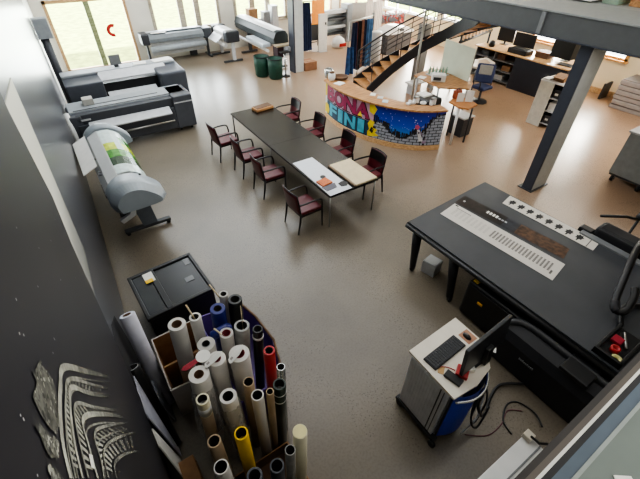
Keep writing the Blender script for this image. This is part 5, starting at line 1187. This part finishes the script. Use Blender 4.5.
# round pale tag with crimson ribbon
tg = thing('price_tag', 'round pale tag with crimson strap hanging left of the tagged rolls', 'tag', (.17, 2.3, 1.36))
b = MB(); b.prism([(.215 + .07 * math.cos(k * PI / 8), 2.30 + .07 * math.sin(k * PI / 8)) for k in range(16)], 'z', 1.365, 1.37, PAPER); b.build('tag_disc', tg); MB().prism([(.16, 2.32), (.17, 2.27), (.03, 2.24), (-.01, 2.27), (.02, 2.30)], 'z', 1.355, 1.363, CRIMSON).build('strap', tg)['label'] = 'crimson strap'
for (p, q, l) in [((.33, 2.80, 1.15), (.27, 2.86, 1.52), 'wooden stick poking out of the white roll at the back left'), ((.69, 2.93, 1.15), (.58, 3.02, 1.50), 'wooden stick poking out of the slim grey roll'), ((.52, 2.43, 1.22), (.41, 2.47, 1.46), 'wooden stick lying in the red core of the grey white roll'), ((.68, 2.43, 1.2), (.73, 2.52, 1.55), 'thin straw poking out of the translucent roll')]:
    tag(MB().tube([p, q], .009 if 'straw' not in l else .004, M('stick_pale', (222, 204, 170), .6), 8).build('wooden_stick'), l, 'stick', 'sticks in the rolls')
tag(MB().tube(smooth([(.40, 2.60, 1.20), (.46, 2.58, 1.23), (.54, 2.60, 1.22), (.58, 2.62, 1.18)], 5), .05, ROYAL, 12).build('blue_wrap'), 'crumpled royal blue film lying before the blue roll', 'film')

# rolls and sheets leaning at the left wall
def lean(name, top, bot, R_, br, sk, core, l):
    r = thing(name, l, 'roll', bot, 0, 'rolls leaning at the left wall'); MB().pipe(bot, top, R_, R_ * br, sk, core, 28, .25).build('roll_body', r); MB().pipe(V(top) + (V(bot) - V(top)) * .08, V(top) + (V(top) - V(bot)) * .002, R_ * br + .004, R_ * br - .002, LGREY, core, 20, .05).build('core_tube', r)
    return r
lean('vinyl_roll', (-.30, 3.43, 1.15), (-.29, 2.86, .03), .085, .55, M('roll_lilac_white', (196, 196, 208), .4), BROWNCORE, 'thick white roll leaning against the left wall')
lean('vinyl_roll', (-.42, 2.82, 1.02), (-.37, 2.34, .03), .074, .74, TUBEBLK, DCORE, 'black tube leaning against the left wall beside the dark print')
def leaning_board(p, m, l, name='leaning_board', th=.012):
    b = MB(); A = [b.bm.verts.new(V(q)) for q in p]; B2 = [b.bm.verts.new(V(q) + V((-th, 0, 0))) for q in p]; i = b.mi(m); n = len(p)
    b.bm.faces.new(A).material_index = i; b.bm.faces.new(B2[::-1]).material_index = i
    for k in range(n): b.bm.faces.new((A[k], B2[k], B2[(k + 1) % n], A[(k + 1) % n])).material_index = i
    return tag(b.build(name), l, 'board')
leaning_board([(-.40, 3.55, 0.02), (-.40, 2.55, .02), (-.455, 2.62, 1.35), (-.445, 3.62, 1.35)], SOFTBLACK, 'black board leaning against the left wall behind the white roll')
leaning_board([(-.33, 2.62, .02), (-.34, 2.18, .02), (-.44, 2.30, .95), (-.43, 2.74, 1.0)], M('board_pale_lilac', (178, 178, 190), .5), 'pale sheet leaning behind the black tube at the left wall')
leaning_board([(-.26, 3.02, .02), (-.27, 2.6, .02), (-.33, 2.66, .4), (-.33, 2.9, .55)], M('board_grey_sheet', (120, 122, 128), .5), 'grey torn sheet on the floor at the foot of the black tube')
leaning_board([(-.36, 2.16, .02), (-.36, 1.86, .02), (-.42, 1.98, .85), (-.42, 2.12, .95)], PAPER, 'white sheet leaning at the bottom left next to the kraft box')
b = thing('carton', 'small kraft carton at the bottom left by the leaning sheets', 'box', (-.3, 2.05, 0)); bx('carton_body', b, -.38, -.22, 1.75, 2.02, 0, .26, KRAFT, .004); bx('flap', b, -.38, -.22, 1.72, 1.75, .2, .26, KRAFT, 0)

# ---------------------------------------------------------------- light
def area(name, loc, sx, sy, energy, rot, col=(1, 1, 1)):
    l = bpy.data.lights.new(name, 'AREA'); l.shape = 'RECTANGLE'; l.size = sx; l.size_y = sy; l.energy = energy; l.color = col
    o = bpy.data.objects.new(name, l); COL.objects.link(o); o.location = loc; o.rotation_euler = rot
    return o
# daylight outside each window, shining in
for k, (x0, x1, z0, z1) in enumerate(back_holes):
    area('daylight_back_%d' % k, ((x0 + x1) / 2, BY + .35, (z0 + z1) / 2), (x1 - x0), (z1 - z0), 190 * (x1 - x0) * (z1 - z0) / 3, (-PI / 2, 0, 0), (.86, .93, 1))
for k, (y0, y1, z0, z1) in enumerate(right_holes):
    area('daylight_right_%d' % k, (RX + .35, (y0 + y1) / 2, (z0 + z1) / 2), (z1 - z0), (y1 - y0), (560 if k < 2 else 340) * (y1 - y0) * (z1 - z0) / 2, (0, PI / 2, 0), (1, .97, .9))
# unseen fill lights added under the ceiling of the hall
area('ceiling_fill', (4.0, 12.5, 6.35), 6, 7, 580, (0, 0, 0), (.88, .94, 1))
area('ceiling_fill', (4.5, 6.0, 6.35), 6, 5, 215, (0, 0, 0), (.93, .96, 1))
area('ceiling_fill', (11.8, 11.5, 6.35), 5, 8, 230, (0, 0, 0), (1, .96, .9))
area('ceiling_fill', (4.0, .5, 6.35), 5, 3, 70, (0, 0, 0), (1, .98, .96))
area('front_fill', (6.0, -3.9, 5.3), 12, 1.6, 360, (math.radians(68), 0, 0), (1, .98, .95))  # added fill from the camera side, no window there
# fill lights added beneath the gallery slabs, no luminaires modelled
area('gallery_fill', (12.0, 3.0, 2.9), 3, 3, 130, (0, 0, 0), (1, .93, .82))
area('gallery_fill', (3.0, -2.0, 2.95), 4, 2, 12, (0, 0, 0), (1, .95, .9))
sl = bpy.data.lights.new('sun', 'SUN'); sl.energy = 16; sl.angle = .02; so = bpy.data.objects.new('sun', sl); COL.objects.link(so); so.rotation_euler = (math.radians(28), 0, 0); so.location = (5, 5, 12)
w = bpy.data.worlds.new('world'); SC.world = w; w.use_nodes = True
bg = w.node_tree.nodes['Background']; sky = w.node_tree.nodes.new('ShaderNodeTexSky')
try:
    sky.sky_type = 'HOSEK_WILKIE'; sky.turbidity = 6; sky.sun_direction = (.2, .7, .6)
except Exception: pass
mixn = w.node_tree.nodes.new('ShaderNodeMix'); mixn.data_type = 'RGBA'; mixn.inputs[0].default_value = .8; mixn.inputs[7].default_value = (1, 1, 1, 1)
w.node_tree.links.new(sky.outputs[0], mixn.inputs[6]); w.node_tree.links.new(mixn.outputs[2], bg.inputs['Color']); bg.inputs['Strength'].default_value = 7.0
SC.view_settings.view_transform = 'AgX'
try: SC.view_settings.look = 'AgX - Medium High Contrast'
except Exception: pass
SC.view_settings.exposure = 0.0
